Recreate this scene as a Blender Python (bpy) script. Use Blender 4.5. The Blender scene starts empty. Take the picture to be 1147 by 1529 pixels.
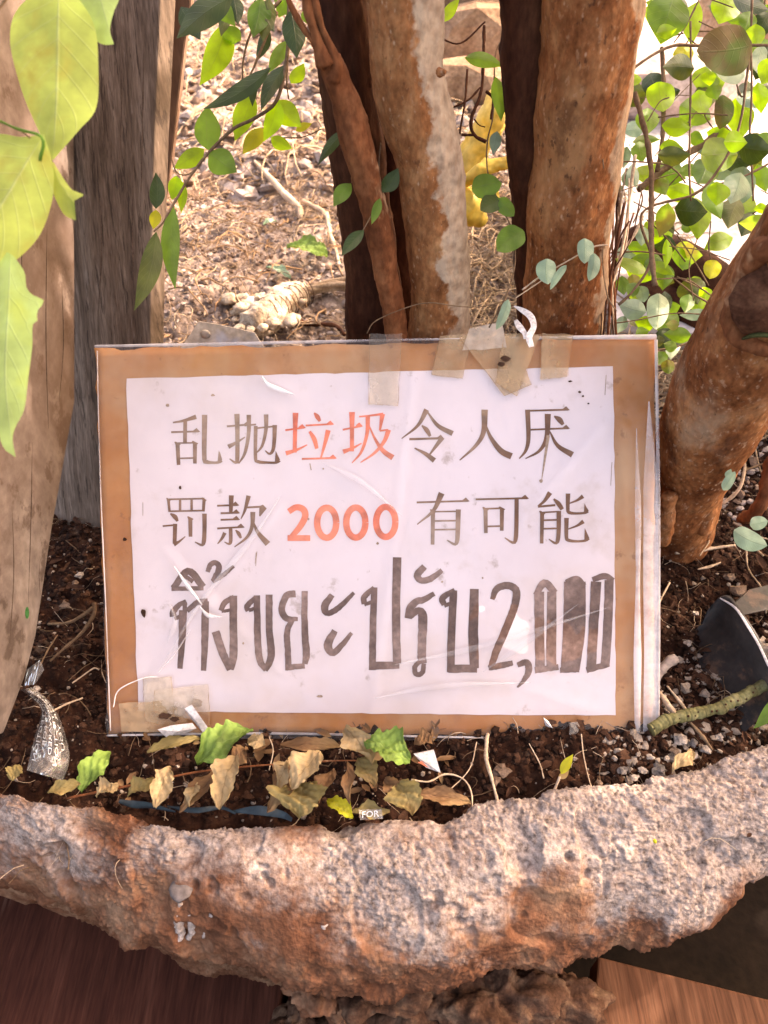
import bpy, math, random
import numpy as np
from mathutils import Vector
R_ = math.radians
random.seed(7); rng = np.random.default_rng(11)
scn = bpy.context.scene
# ------------------------------------------------------------------ camera, sky, sun, exposure
PITCH = R_(46.0); F = 1150.0; HC = 0.4345
cp, sp = math.cos(PITCH), math.sin(PITCH)
CAM = np.array([0., 0., HC]); FW = np.array([0, cp, -sp]); RT = np.array([1., 0, 0]); UP = np.array([0, sp, cp])
cd = bpy.data.cameras.new('camera'); cam = bpy.data.objects.new('camera', cd); scn.collection.objects.link(cam)
cam.location = CAM; cam.rotation_euler = (math.pi/2-PITCH, 0, 0)
cd.sensor_fit = 'VERTICAL'; cd.sensor_height = 36; cd.lens = F/1529*36; cd.clip_start = .01; cd.clip_end = 200
cd.dof.use_dof = True; cd.dof.focus_distance = .475; cd.dof.aperture_fstop = 14
scn.camera = cam
SUN_DIR = np.array([.80, .44, .0]); SUN_EL = 36.0
SUN_DIR = SUN_DIR/np.linalg.norm(SUN_DIR)*math.cos(R_(SUN_EL)); SUN_DIR[2] = math.sin(R_(SUN_EL))
w = bpy.data.worlds.new('World'); scn.world = w; w.use_nodes = True
nt = w.node_tree; bg = nt.nodes['Background']; sk = nt.nodes.new('ShaderNodeTexSky'); sk.sky_type = 'NISHITA'
sk.sun_disc = False; sk.sun_elevation = R_(SUN_EL); sk.sun_rotation = math.atan2(SUN_DIR[0], SUN_DIR[1])
sk.air_density = 1.0; sk.dust_density = 7.0; sk.ozone_density = .4
nt.links.new(sk.outputs[0], bg.inputs[0]); bg.inputs[1].default_value = .15
sd = bpy.data.lights.new('sun', 'SUN'); sd.energy = 2.2; sd.angle = R_(.6); sd.color = (1, .955, .91)
so = bpy.data.objects.new('sun', sd); scn.collection.objects.link(so)
so.rotation_euler = Vector(SUN_DIR).to_track_quat('Z', 'Y').to_euler(); so.location = (1, 1, 2)
vs = scn.view_settings; vs.view_transform = 'Standard'; vs.look = 'None'; vs.gamma = 1; vs.exposure = 2.62
try:
    vs.use_curve_mapping = False
    vs.use_white_balance = True; vs.white_balance_temperature = 8700; vs.white_balance_tint = 23
except Exception as e: print(e)

# ------------------------------------------------------------------ pixel -> place
def ray(px, py): return FW + RT*((px-573.5)/F) + UP*((764.5-py)/F)
def Dp(px, py, d): return CAM + ray(px, py)*d
def G(px, py, z=0.0):
    r = ray(px, py); return CAM + r*((z-HC)/r[2])
def Y(px, py, y):
    r = ray(px, py); return CAM + r*(y/r[1])
TS = R_(3.4)
SN = -(FW*math.cos(TS)+UP*math.sin(TS)); SU = UP*math.cos(TS)-FW*math.sin(TS)
SC = Dp(565, 805, .468)
def S(px, py, off=0.0):
    r = ray(px, py); return CAM + r*(np.dot(SC-CAM, SN)/np.dot(r, SN)) + SN*off
def depth(p): return float(np.dot(np.asarray(p)-CAM, FW))

# ------------------------------------------------------------------ noise (numpy)
def _h(i, j, k, s):
    n = (i*374761393 + j*668265263 + k*1274126177 + s*974711) & 0xffffffff
    n = ((n ^ (n >> 13))*1274126177) & 0xffffffff
    return ((n ^ (n >> 16)) & 0xffff)/65535.0
def vn(P, s=0):
    P = np.asarray(P, float); I = np.floor(P).astype(np.int64); f = P-I; f = f*f*f*(f*(f*6-15)+10)
    i, j, k = I.T; x, y, z = f.T; r = 0
    for a in (0, 1):
        for b in (0, 1):
            for c in (0, 1):
                r = r + _h(i+a, j+b, k+c, s)*(x if a else 1-x)*(y if b else 1-y)*(z if c else 1-z)
    return r*2-1
def fbm(P, sc, o=4, s=0, g=.5, l=2.1):
    P = np.asarray(P, float)*sc; r = 0; a = 1
    for q in range(o):
        r = r + a*vn(P+q*17.3, s+q); P = P*l; a *= g
    return r

# ------------------------------------------------------------------ objects
COL = scn.collection
def tag(o, label=None, cat=None, group=None, kind=None):
    if label: o['label'] = label
    if cat: o['category'] = cat
    if group: o['group'] = group
    if kind: o['kind'] = kind
    return o
def thing(name, loc, label, cat, group=None):
    o = bpy.data.objects.new(name, None); COL.objects.link(o); o.location = [float(a) for a in loc]
    o.empty_display_size = .01
    return tag(o, label, cat, group)
def root_loc(p):
    l = np.zeros(3)
    while p is not None: l = l+np.array(p.location); p = p.parent
    return l
def obj(name, V, Fc, mat, parent=None, smooth=True, uv=None, origin=None):
    V = np.asarray(V, float)
    off = root_loc(parent) if parent is not None else (np.asarray(origin, float) if origin is not None else np.zeros(3))
    me = bpy.data.meshes.new(name); V2 = V-off
    if isinstance(Fc, np.ndarray):
        n, k = Fc.shape
        me.vertices.add(len(V2)); me.vertices.foreach_set('co', V2.astype(np.float32).ravel())
        me.loops.add(n*k); me.loops.foreach_set('vertex_index', Fc.astype(np.int32).ravel())
        me.polygons.add(n); me.polygons.foreach_set('loop_start', np.arange(0, n*k, k, dtype=np.int32))
        me.update(calc_edges=True)
    else:
        me.from_pydata(V2.tolist(), [], [list(map(int, f)) for f in Fc]); me.update()
    if uv is not None:
        ul = me.uv_layers.new(name='UVMap'); li = np.zeros(len(me.loops), np.int32); me.loops.foreach_get('vertex_index', li)
        ul.data.foreach_set('uv', np.asarray(uv, np.float32)[li].ravel())
    me.polygons.foreach_set('use_smooth', np.full(len(me.polygons), bool(smooth)))
    if mat is not None: me.materials.append(mat)
    o = bpy.data.objects.new(name, me); COL.objects.link(o)
    if parent is not None: o.parent = parent
    elif origin is not None: o.location = [float(a) for a in off]
    return o
def gridf(n, m, wrap=False, off=0):
    i = np.arange(n-1)[:, None]; j = np.arange(m if wrap else m-1)[None, :]; j2 = (j+1) % m
    return (np.stack([i*m+j+0*i, i*m+j2+0*i, (i+1)*m+j2, (i+1)*m+j+0*i], -1).reshape(-1, 4))+off
def resample(P, n):
    P = np.asarray(P, float); d = np.r_[0, np.cumsum(np.linalg.norm(np.diff(P[:, :min(3, P.shape[1])], axis=0), axis=1))]
    t = np.linspace(0, d[-1], n); return np.stack([np.interp(t, d, P[:, k]) for k in range(P.shape[1])], 1)
def catmull(P, n):
    P = np.asarray(P, float)
    if len(P) < 3: return resample(P, n)
    Q = np.vstack([2*P[0]-P[1], P, 2*P[-1]-P[-2]]); out = []
    for i in range(1, len(Q)-2):
        for t in np.linspace(0, 1, 12, endpoint=False):
            a, b, c, d = Q[i-1], Q[i], Q[i+1], Q[i+2]
            out.append(.5*((2*b)+(c-a)*t+(2*a-5*b+4*c-d)*t*t+(3*b-a-3*c+d)*t**3))
    out.append(P[-1]); return resample(np.array(out), n)
def tube(P, rad, sides=8, seg=None, smoothit=True, cap=True, nz=0, nsc=40, nseed=0, flat=1.0):
    """P list of 3d points, rad scalar or list -> verts, faces(list)"""
    P = np.asarray(P, float); r = np.full(len(P), rad) if np.isscalar(rad) else np.asarray(rad, float)
    Q = np.c_[P, r]; n = seg or max(2, len(P)*3)
    Q = catmull(Q, n) if smoothit else resample(Q, n)
    P, r = Q[:, :3], np.maximum(Q[:, 3], 1e-5)
    T = np.gradient(P, axis=0); T /= np.linalg.norm(T, axis=1)[:, None]+1e-12
    a = np.array([0, 0, 1.]) if abs(T[0][2]) < .8 else np.array([1., 0, 0])
    N = np.cross(T[0], a); N /= np.linalg.norm(N); Ns = []
    for t in T:
        N = N-t*np.dot(N, t); N /= np.linalg.norm(N); Ns.append(N)
    Ns = np.array(Ns); B = np.cross(T, Ns)
    th = np.linspace(0, 2*np.pi, sides, endpoint=False)
    dirs = Ns[:, None, :]*np.cos(th)[None, :, None]+B[:, None, :]*np.sin(th)[None, :, None]*flat
    V = P[:, None, :]+dirs*r[:, None, None]
    if nz:
        q = fbm(V.reshape(-1, 3), nsc, 4, nseed).reshape(n, sides); V = V+dirs*(q*nz)[:, :, None]
    V = V.reshape(-1, 3); Fc = gridf(n, sides, True).tolist()
    if cap:
        Fc.append(list(range(sides))[::-1]); Fc.append([(n-1)*sides+k for k in range(sides)])
    return V, Fc
def merge(parts):
    V = []; Fs = []; o = 0
    for v, f in parts:
        V.append(np.asarray(v)); Fs += [[i+o for i in q] for q in (f.tolist() if isinstance(f, np.ndarray) else f)]; o += len(v)
    return np.vstack(V), Fs
def prism(poly, vec):
    """extrude a planar polygon (list of 3d) by vec"""
    A = np.asarray(poly, float); n = len(A); V = np.vstack([A, A+np.asarray(vec)])
    Fc = [list(range(n)), [n+i for i in range(n)][::-1]]+[[i, i+n, (i+1) % n+n, (i+1) % n] for i in range(n)]
    return V, Fc
def box(c, h, rz=0):
    c = np.asarray(c, float); h = np.asarray(h, float); s = np.array([[-1,-1,-1],[1,-1,-1],[1,1,-1],[-1,1,-1],[-1,-1,1],[1,-1,1],[1,1,1],[-1,1,1]])*h
    R = np.array([[math.cos(rz), -math.sin(rz), 0], [math.sin(rz), math.cos(rz), 0], [0, 0, 1]])
    return s@R.T+c, [[3,2,1,0],[4,5,6,7],[0,1,5,4],[1,2,6,5],[2,3,7,6],[3,0,4,7]]
def ico():
    t = (1+5**.5)/2
    V = np.array([(-1,t,0),(1,t,0),(-1,-t,0),(1,-t,0),(0,-1,t),(0,1,t),(0,-1,-t),(0,1,-t),(t,0,-1),(t,0,1),(-t,0,-1),(-t,0,1)], float)
    V /= np.linalg.norm(V[0])
    Fc = np.array([(0,11,5),(0,5,1),(0,1,7),(0,7,10),(0,10,11),(1,5,9),(5,11,4),(11,10,2),(10,7,6),(7,1,8),(3,9,4),(3,4,2),(3,2,6),(3,6,8),(3,8,9),(4,9,5),(2,4,11),(6,2,10),(8,6,7),(9,8,1)])
    return V, Fc
def ico2():
    V, Fc = ico(); V = V.tolist(); mid = {}; out = []
    def m(a, b):
        k = (min(a, b), max(a, b))
        if k not in mid:
            p = (np.array(V[a])+np.array(V[b])); p /= np.linalg.norm(p); mid[k] = len(V); V.append(p.tolist())
        return mid[k]
    for a, b, c in Fc:
        x, y, z = m(a, b), m(b, c), m(c, a); out += [(a, x, z), (b, y, x), (c, z, y), (x, y, z)]
    return np.array(V), np.array(out)
ICO = ico(); ICO2 = ico2()

# ------------------------------------------------------------------ materials
MT = {}
def srgb(c):
    c = np.array(c, float)/255; return tuple(np.where(c < .04045, c/12.92, ((c+.055)/1.055)**2.4))
def mat(name, cols, scale=20, detail=6, rough=.8, bump=.3, bscale=None, bdist=.001, stretch=None, spec=.10, pos=None, extra=None, translucent=None, distort=0, speck=.28, coat=0):
    """cols: list of linear rgb; a noise picks among them"""
    if name in MT: return MT[name]
    m = bpy.data.materials.new(name); m.use_nodes = True; n = m.node_tree.nodes; l = m.node_tree.links
    b = n['Principled BSDF']; b.inputs['Roughness'].default_value = rough; b.inputs['Specular IOR Level'].default_value = spec
    if coat: b.inputs['Coat Weight'].default_value = coat; b.inputs['Coat Roughness'].default_value = .2
    tc = n.new('ShaderNodeTexCoord'); mp = n.new('ShaderNodeMapping'); l.new(tc.outputs['Object'], mp.inputs[0])
    if stretch: mp.inputs['Scale'].default_value = stretch
    nz = n.new('ShaderNodeTexNoise'); nz.inputs['Scale'].default_value = scale; nz.inputs['Detail'].default_value = detail; nz.inputs['Roughness'].default_value = .62 if not stretch else .72
    nz.inputs['Distortion'].default_value = distort
    l.new(mp.outputs[0], nz.inputs['Vector'])
    cr = n.new('ShaderNodeValToRGB'); e = cr.color_ramp.elements
    k = len(cols); ps = pos or [(.3+.4*i/(max(1, k-1))) for i in range(k)]
    while len(e) < k: e.new(.5)
    for i in range(k): e[i].position = ps[i]; e[i].color = (*cols[i][:3], 1)
    l.new(nz.outputs[0], cr.inputs[0]); colout = cr.outputs[0]
    # fine speckle so that nothing is uniform
    n2 = n.new('ShaderNodeTexNoise'); n2.inputs['Scale'].default_value = scale*9; n2.inputs['Detail'].default_value = 4; l.new(mp.outputs[0], n2.inputs['Vector'])
    mr = n.new('ShaderNodeMapRange'); mr.inputs[1].default_value = .3; mr.inputs[2].default_value = .7; mr.inputs[3].default_value = 1-speck; mr.inputs[4].default_value = 1+speck
    l.new(n2.outputs[0], mr.inputs[0])
    mx = n.new('ShaderNodeVectorMath'); mx.operation = 'SCALE'; l.new(colout, mx.inputs[0]); l.new(mr.outputs[0], mx.inputs['Scale']); colout = mx.outputs[0]
    if extra: colout = extra(n, l, mp, colout)
    l.new(colout, b.inputs['Base Color'])
    if bump:
        nb = n.new('ShaderNodeTexNoise'); nb.inputs['Scale'].default_value = bscale or scale*6; nb.inputs['Detail'].default_value = 5; l.new(mp.outputs[0], nb.inputs['Vector'])
        bp = n.new('ShaderNodeBump'); bp.inputs['Strength'].default_value = bump; bp.inputs['Distance'].default_value = bdist
        l.new(nb.outputs[0], bp.inputs['Height']); l.new(bp.outputs[0], b.inputs['Normal'])
    if translucent:
        tr = n.new('ShaderNodeBsdfTranslucent'); ms = n.new('ShaderNodeMixShader'); out = n['Material Output']
        ms.inputs[0].default_value = translucent; l.new(b.outputs[0], ms.inputs[1]); l.new(tr.outputs[0], ms.inputs[2]); l.new(ms.outputs[0], out.inputs[0]); l.new(colout, tr.inputs[0])
    MT[name] = m; return m

def spots(col, scale, lo, hi, amt=1, seedoff=0):
    """overlay of a second colour by a masked noise"""
    def f(n, l, mp, c):
        nz = n.new('ShaderNodeTexNoise'); nz.noise_dimensions = '4D'; nz.inputs['W'].default_value = seedoff; nz.inputs['Scale'].default_value = scale; nz.inputs['Detail'].default_value = 5
        nz.inputs['Roughness'].default_value = .65; l.new(mp.outputs[0], nz.inputs['Vector'])
        mr = n.new('ShaderNodeMapRange'); mr.interpolation_type = 'SMOOTHSTEP'
        mr.inputs[1].default_value = lo; mr.inputs[2].default_value = hi; mr.inputs[4].default_value = amt; l.new(nz.outputs[0], mr.inputs[0])
        mx = n.new('ShaderNodeMix'); mx.data_type = 'RGBA'; l.new(mr.outputs[0], mx.inputs[0]); l.new(c, mx.inputs[6]); mx.inputs[7].default_value = (*col, 1)
        return mx.outputs[2]
    return f
def dots(col, scale, r, amt):
    def f(n, l, mp, c):
        vo = n.new('ShaderNodeTexVoronoi'); vo.inputs['Scale'].default_value = scale; l.new(mp.outputs[0], vo.inputs['Vector'])
        mr = n.new('ShaderNodeMapRange'); mr.inputs[1].default_value = r; mr.inputs[2].default_value = r*.4; mr.inputs[3].default_value = 0; mr.inputs[4].default_value = amt; l.new(vo.outputs['Distance'], mr.inputs[0])
        mx = n.new('ShaderNodeMix'); mx.data_type = 'RGBA'; l.new(mr.outputs[0], mx.inputs[0]); l.new(c, mx.inputs[6]); mx.inputs[7].default_value = (*col, 1)
        return mx.outputs[2]
    return f
def chain(*fs):
    def f(n, l, mp, c):
        for g in fs: c = g(n, l, mp, c)
        return c
    return f

def leaf_mat(name, col, vein, trans, tfac=.45, rough=.45, spec=.35, blot=None):
    if name in MT: return MT[name]
    m = bpy.data.materials.new(name); m.use_nodes = True; n = m.node_tree.nodes; l = m.node_tree.links
    b = n['Principled BSDF']; b.inputs['Roughness'].default_value = rough; b.inputs['Specular IOR Level'].default_value = spec
    uv = n.new('ShaderNodeUVMap'); sx = n.new('ShaderNodeSeparateXYZ'); l.new(uv.outputs[0], sx.inputs[0])
    def M(op, a, b_=None, c=None):
        q = n.new('ShaderNodeMath'); q.operation = op
        for i, v in enumerate((a, b_, c)):
            if v is None: continue
            if isinstance(v, (int, float)): q.inputs[i].default_value = v
            else: l.new(v, q.inputs[i])
        return q.outputs[0]
    au = M('ABSOLUTE', M('SUBTRACT', sx.outputs[0], .5))
    mid = M('SUBTRACT', 1, M('MULTIPLY', au, 38)); mid = M('MAXIMUM', mid, 0)
    fr = M('FRACT', M('SUBTRACT', M('MULTIPLY', sx.outputs[1], 7.5), M('MULTIPLY', au, 3.6)))
    d = M('ABSOLUTE', M('SUBTRACT', fr, .5)); side = M('MAXIMUM', M('SUBTRACT', 1, M('MULTIPLY', d, 13)), 0)
    ve = M('MINIMUM', M('ADD', mid, M('MULTIPLY', side, .45)), 1)
    tc = n.new('ShaderNodeTexCoord'); nz = n.new('ShaderNodeTexNoise'); nz.inputs['Scale'].default_value = 60; nz.inputs['Detail'].default_value = 6; l.new(tc.outputs['Object'], nz.inputs['Vector'])
    mr = n.new('ShaderNodeMapRange'); mr.inputs[1].default_value = .3; mr.inputs[2].default_value = .7; mr.inputs[3].default_value = .65; mr.inputs[4].default_value = 1.35; l.new(nz.outputs[0], mr.inputs[0])
    def mixc(f, a, bcol):
        q = n.new('ShaderNodeMix'); q.data_type = 'RGBA'; l.new(f, q.inputs[0])
        if isinstance(a, tuple): q.inputs[6].default_value = (*a, 1)
        else: l.new(a, q.inputs[6])
        q.inputs[7].default_value = (*bcol, 1); return q.outputs[2]
    def scaled(c):
        q = n.new('ShaderNodeVectorMath'); q.operation = 'SCALE'; l.new(c, q.inputs[0]); l.new(mr.outputs[0], q.inputs['Scale']); return q.outputs[0]
    c1 = scaled(mixc(ve, col, vein)); c2 = scaled(mixc(M('MULTIPLY', ve, .6), trans, tuple(x*.6 for x in trans)))
    if blot:
        nb = n.new('ShaderNodeTexNoise'); nb.inputs['Scale'].default_value = 45; nb.inputs['Detail'].default_value = 7; l.new(tc.outputs['Object'], nb.inputs['Vector'])
        m2 = n.new('ShaderNodeMapRange'); m2.inputs[1].default_value = .5; m2.inputs[2].default_value = .62; l.new(nb.outputs[0], m2.inputs[0])
        c1 = mixc(m2.outputs[0], c1, blot); c2 = mixc(m2.outputs[0], c2, tuple(x*1.3 for x in blot))
    l.new(c1, b.inputs['Base Color'])
    bp = n.new('ShaderNodeBump'); bp.inputs['Strength'].default_value = .5; bp.inputs['Distance'].default_value = .0006
    l.new(M('SUBTRACT', nz.outputs[0], M('MULTIPLY', ve, 1.0)), bp.inputs['Height']); l.new(bp.outputs[0], b.inputs['Normal'])
    tr = n.new('ShaderNodeBsdfTranslucent'); l.new(c2, tr.inputs[0]); ms = n.new('ShaderNodeMixShader'); ms.inputs[0].default_value = tfac
    l.new(b.outputs[0], ms.inputs[1]); l.new(tr.outputs[0], ms.inputs[2]); l.new(ms.outputs[0], n['Material Output'].inputs[0])
    MT[name] = m; return m
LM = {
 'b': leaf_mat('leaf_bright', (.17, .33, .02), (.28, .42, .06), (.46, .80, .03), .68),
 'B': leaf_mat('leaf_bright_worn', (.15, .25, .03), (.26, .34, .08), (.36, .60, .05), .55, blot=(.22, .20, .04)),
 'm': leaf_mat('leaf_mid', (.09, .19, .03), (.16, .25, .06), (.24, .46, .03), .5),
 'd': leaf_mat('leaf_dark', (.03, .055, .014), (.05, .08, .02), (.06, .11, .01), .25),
 'o': leaf_mat('leaf_olive', (.085, .10, .03), (.13, .14, .05), (.16, .20, .02), .35, blot=(.07, .10, .02)),
 'p': leaf_mat('leaf_pale', (.22, .33, .22), (.16, .26, .15), (.22, .34, .16), .3, rough=.35, spec=.5),
 'y': leaf_mat('leaf_yellow', (.42, .42, .03), (.5, .5, .1), (.62, .66, .04), .55),
 'r': leaf_mat('leaf_browning', (.13, .07, .03), (.10, .09, .02), (.2, .2, .02), .35, blot=(.09, .14, .02)),
 'F': leaf_mat('leaf_foreground', (.36, .46, .10), (.5, .6, .22), (.66, .82, .16), .5, rough=.5, blot=(.40, .40, .07)),
 'L': leaf_mat('leaf_foreground_pale', (.36, .52, .17), (.44, .6, .26), (.52, .74, .2), .5, rough=.5, blot=(.42, .55, .10)),
 't': leaf_mat('leaf_tan', (.46, .335, .18), (.34, .23, .11), (.4, .28, .12), .25, rough=.7, blot=(.34, .22, .09)),
 'n': leaf_mat('leaf_brown', (.19, .10, .045), (.12, .06, .03), (.2, .1, .04), .2, rough=.7, blot=(.26, .16, .07)),
 'g': leaf_mat('leaf_fallen_green', (.15, .26, .05), (.24, .36, .10), (.2, .32, .05), .3, rough=.6, blot=(.3, .48, .1)),
 'k': leaf_mat('leaf_fallen_olive', (.26, .20, .075), (.34, .28, .12), (.3, .24, .08), .25, rough=.65, blot=(.3, .2, .08)),
}
M_bark = mat('bark_brown', [(.10, .030, .010), (.225, .080, .030), (.37, .165, .07)], 42, 12, .85, 1, 230, .0016, stretch=(1, 1, .55), pos=[.36, .5, .66],
             extra=chain(spots((.38, .28, .19), 14, .56, .72, .7, 3), spots((.10, .04, .022), 60, .56, .68, .6, 1), dots((.46, .29, .19), 210, .17, .7), spots((.45, .28, .18), 300, .56, .66, .6, 5), spots((.06, .025, .015), 240, .60, .68, .7, 6)))
M_bark_pale = mat('bark_pale', [(.15, .06, .026), (.27, .125, .06), (.40, .23, .125)], 36, 12, .85, 1, 210, .0015, stretch=(1, 1, .55), pos=[.36, .5, .64],
             extra=chain(spots((.17, .06, .028), 15, .50, .66, .85, 2), dots((.55, .40, .29), 210, .16, .6), spots((.56, .42, .30), 300, .56, .66, .6, 5), spots((.10, .045, .025), 260, .60, .68, .6, 6), spots((.10, .05, .03), 90, .6, .68, .6, 7)))
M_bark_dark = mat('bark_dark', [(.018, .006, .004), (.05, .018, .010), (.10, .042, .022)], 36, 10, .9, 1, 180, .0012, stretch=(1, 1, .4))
M_bark_red = mat('bark_red', [(.07, .022, .010), (.15, .052, .022), (.29, .12, .055)], 40, 12, .85, 1, 200, .0014, stretch=(1, 1, .5), extra=spots((.55, .34, .2), 28, .62, .7, .8, 4))
M_twig = mat('twig', [(.10, .06, .035), (.2, .13, .08)], 60, 4, .85, .5, 300, .0004)
M_root = mat('pale_root', [(.36, .25, .17), (.55, .43, .31)], 60, 4, .8, .5, 300, .0004)
M_straw = mat('straw', [(.22, .145, .085), (.42, .32, .23)], 60, 4, .8, .2, 300, .0003)
M_straw_dark = mat('dark_litter', [(.14, .075, .04), (.34, .22, .13)], 60, 4, .9, .2, 300, .0003)
M_wood1 = mat('weathered_wood', [(.055, .042, .035), (.14, .112, .098), (.25, .212, .19)], 95, 10, .8, .9, 260, .0009, stretch=(1, .11, .11), distort=.5,
              extra=chain(spots((.05, .035, .028), 330, .54, .62, .75, 21), spots((.40, .34, .30), 240, .60, .70, .5, 31), spots((.12, .07, .045), 7, .46, .66, .6, 2), spots((.15, .085, .055), 22, .54, .66, .6, 12), spots((.09, .055, .04), 60, .62, .7, .75, 7)))
M_wood2 = mat('brown_wood', [(.055, .038, .028), (.13, .095, .073), (.23, .18, .145)], 95, 10, .8, .9, 260, .0009, stretch=(1, .11, .11), distort=.5,
              extra=chain(spots((.035, .025, .02), 330, .54, .62, .75, 21), spots((.30, .25, .22), 240, .60, .70, .4, 31), spots((.14, .08, .055), 9, .5, .68, .6, 2), spots((.05, .03, .02), 60, .62, .7, .8, 7)))
M_deck = mat('deck_wood', [(.028, .008, .005), (.055, .017, .010), (.095, .033, .02)], 60, 10, .75, .8, 200, .0008, stretch=(1, .08, 1), extra=spots((.16, .09, .065), 40, .6, .72, .6, 2))
M_deck_l = mat('deck_wood_light', [(.05, .02, .010), (.085, .035, .018), (.13, .06, .033)], 80, 10, .7, .8, 200, .0008, stretch=(1, .06, 1), distort=.3)
M_void = mat('dark_earth', [(.006, .004, .003), (.014, .009, .006)], 20, 5, .95, .6, 90, .002)

# ------------------------------------------------------------------ ground (one sheet)
inner_px = [(-620,800),(-420,960),(-260,1062),(-130,1125),(0,1165),(45,1178),(101,1196),(181,1208),(244,1222),(314,1225),(400,1229),(560,1229),(640,1222),(720,1212),(787,1205),(858,1190),(940,1172),(1000,1157),(1070,1140),(1147,1114),(1280,1062),(1430,975),(1620,840),(1800,700)]
outer_px = [(-820,880),(-560,1080),(-360,1195),(-160,1270),(0,1322),(70,1345),(130,1368),(165,1402),(210,1418),(290,1428),(380,1450),(470,1470),(560,1478),(650,1468),(740,1456),(830,1444),(900,1430),(1000,1405),(1070,1370),(1147,1310),(1290,1210),(1490,1080),(1740,890),(1960,720)]
INN = np.array([G(a, b, .006) for a, b in inner_px]); OUT = np.array([G(a, b, -.045) for a, b in outer_px])
def front_y(x): return np.interp(x, INN[:, 0], INN[:, 1])
def soil_h(x, y):
    P = np.stack([x, y, 0*x], -1)
    h = .006*fbm(P, 14, 3, 1)+.0035*fbm(P, 60, 4, 2)+.0022*fbm(P, 190, 3, 3)
    far = np.clip((y-.55)/.5, 0, 1); h = h+far*(.014*fbm(P, 9, 4, 5))
    # heap of leaf litter behind
    h = h+.02*np.exp(-(((x+.18)/.15)**2+((y-.75)/.12)**2))
    d = y-front_y(x); h = h-.007*np.exp(-(np.maximum(d, 0)/.022)**2)
    return h-.002
nx, ny = 640, 620
xs = np.r_[-30, -8, -3, -1.6, np.linspace(-1.2, -.45, 60), np.linspace(-.44, .5, nx-128), np.linspace(.51, 1.4, 60), 2, 4, 9, 30]
nx = len(xs)
t = np.r_[np.linspace(0, .35, 270), .35+np.cumsum(np.linspace(.0014, .012, ny-276)), 5, 8, 14, 25, 45, 80]
ny = len(t)
fy = front_y(xs)-.004; yy = fy[:, None]+t[None, :]; xx = np.repeat(xs[:, None], ny, 1)
hh = soil_h(xx.ravel(), yy.ravel()); V = np.c_[xx.ravel(), yy.ravel(), hh]
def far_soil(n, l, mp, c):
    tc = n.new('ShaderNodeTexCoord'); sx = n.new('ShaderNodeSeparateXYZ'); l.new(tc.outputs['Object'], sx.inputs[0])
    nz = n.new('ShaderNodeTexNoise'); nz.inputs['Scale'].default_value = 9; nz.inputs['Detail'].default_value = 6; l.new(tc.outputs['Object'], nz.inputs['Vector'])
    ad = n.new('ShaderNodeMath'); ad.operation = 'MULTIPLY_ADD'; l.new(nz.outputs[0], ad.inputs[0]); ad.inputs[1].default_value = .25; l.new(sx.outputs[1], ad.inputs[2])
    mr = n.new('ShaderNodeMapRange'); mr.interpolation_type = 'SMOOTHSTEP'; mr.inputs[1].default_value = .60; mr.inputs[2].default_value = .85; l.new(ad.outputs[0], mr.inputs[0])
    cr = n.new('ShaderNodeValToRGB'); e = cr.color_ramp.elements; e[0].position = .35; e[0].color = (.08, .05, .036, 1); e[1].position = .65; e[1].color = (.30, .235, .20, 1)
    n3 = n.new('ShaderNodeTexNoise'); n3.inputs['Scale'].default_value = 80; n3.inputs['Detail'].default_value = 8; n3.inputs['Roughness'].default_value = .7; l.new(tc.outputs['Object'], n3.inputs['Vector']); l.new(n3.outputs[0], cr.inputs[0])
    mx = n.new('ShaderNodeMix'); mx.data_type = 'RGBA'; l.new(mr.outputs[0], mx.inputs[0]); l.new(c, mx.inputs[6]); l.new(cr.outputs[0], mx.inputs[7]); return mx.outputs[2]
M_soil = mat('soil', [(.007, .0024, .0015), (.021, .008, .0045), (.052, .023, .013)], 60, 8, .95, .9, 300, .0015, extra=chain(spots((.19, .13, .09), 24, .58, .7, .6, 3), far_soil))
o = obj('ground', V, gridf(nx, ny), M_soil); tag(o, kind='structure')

# pale paved ground far right, a sheet on top of the soil
P = np.array([G(905, 505), G(900, 300), G(905, 30), G(930, -30), G(1500, -40), G(1700, 420), G(1210, 560)])
def slab(poly, z0, z1, mt, name):
    A = np.array(poly); A[:, 2] = z0; V, Fc = prism(A, (0, 0, z1-z0)); return obj(name, V, Fc, mt, smooth=False)
M_pave = mat('pale_concrete', [(.50, .43, .42), (.66, .6, .6)], 14, 8, .9, .4, 120, .001, extra=spots((.34, .24, .2), 18, .6, .72, .7, 2))
tag(slab(P, -.02, .022, M_pave, 'pavement'), kind='structure')

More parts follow.
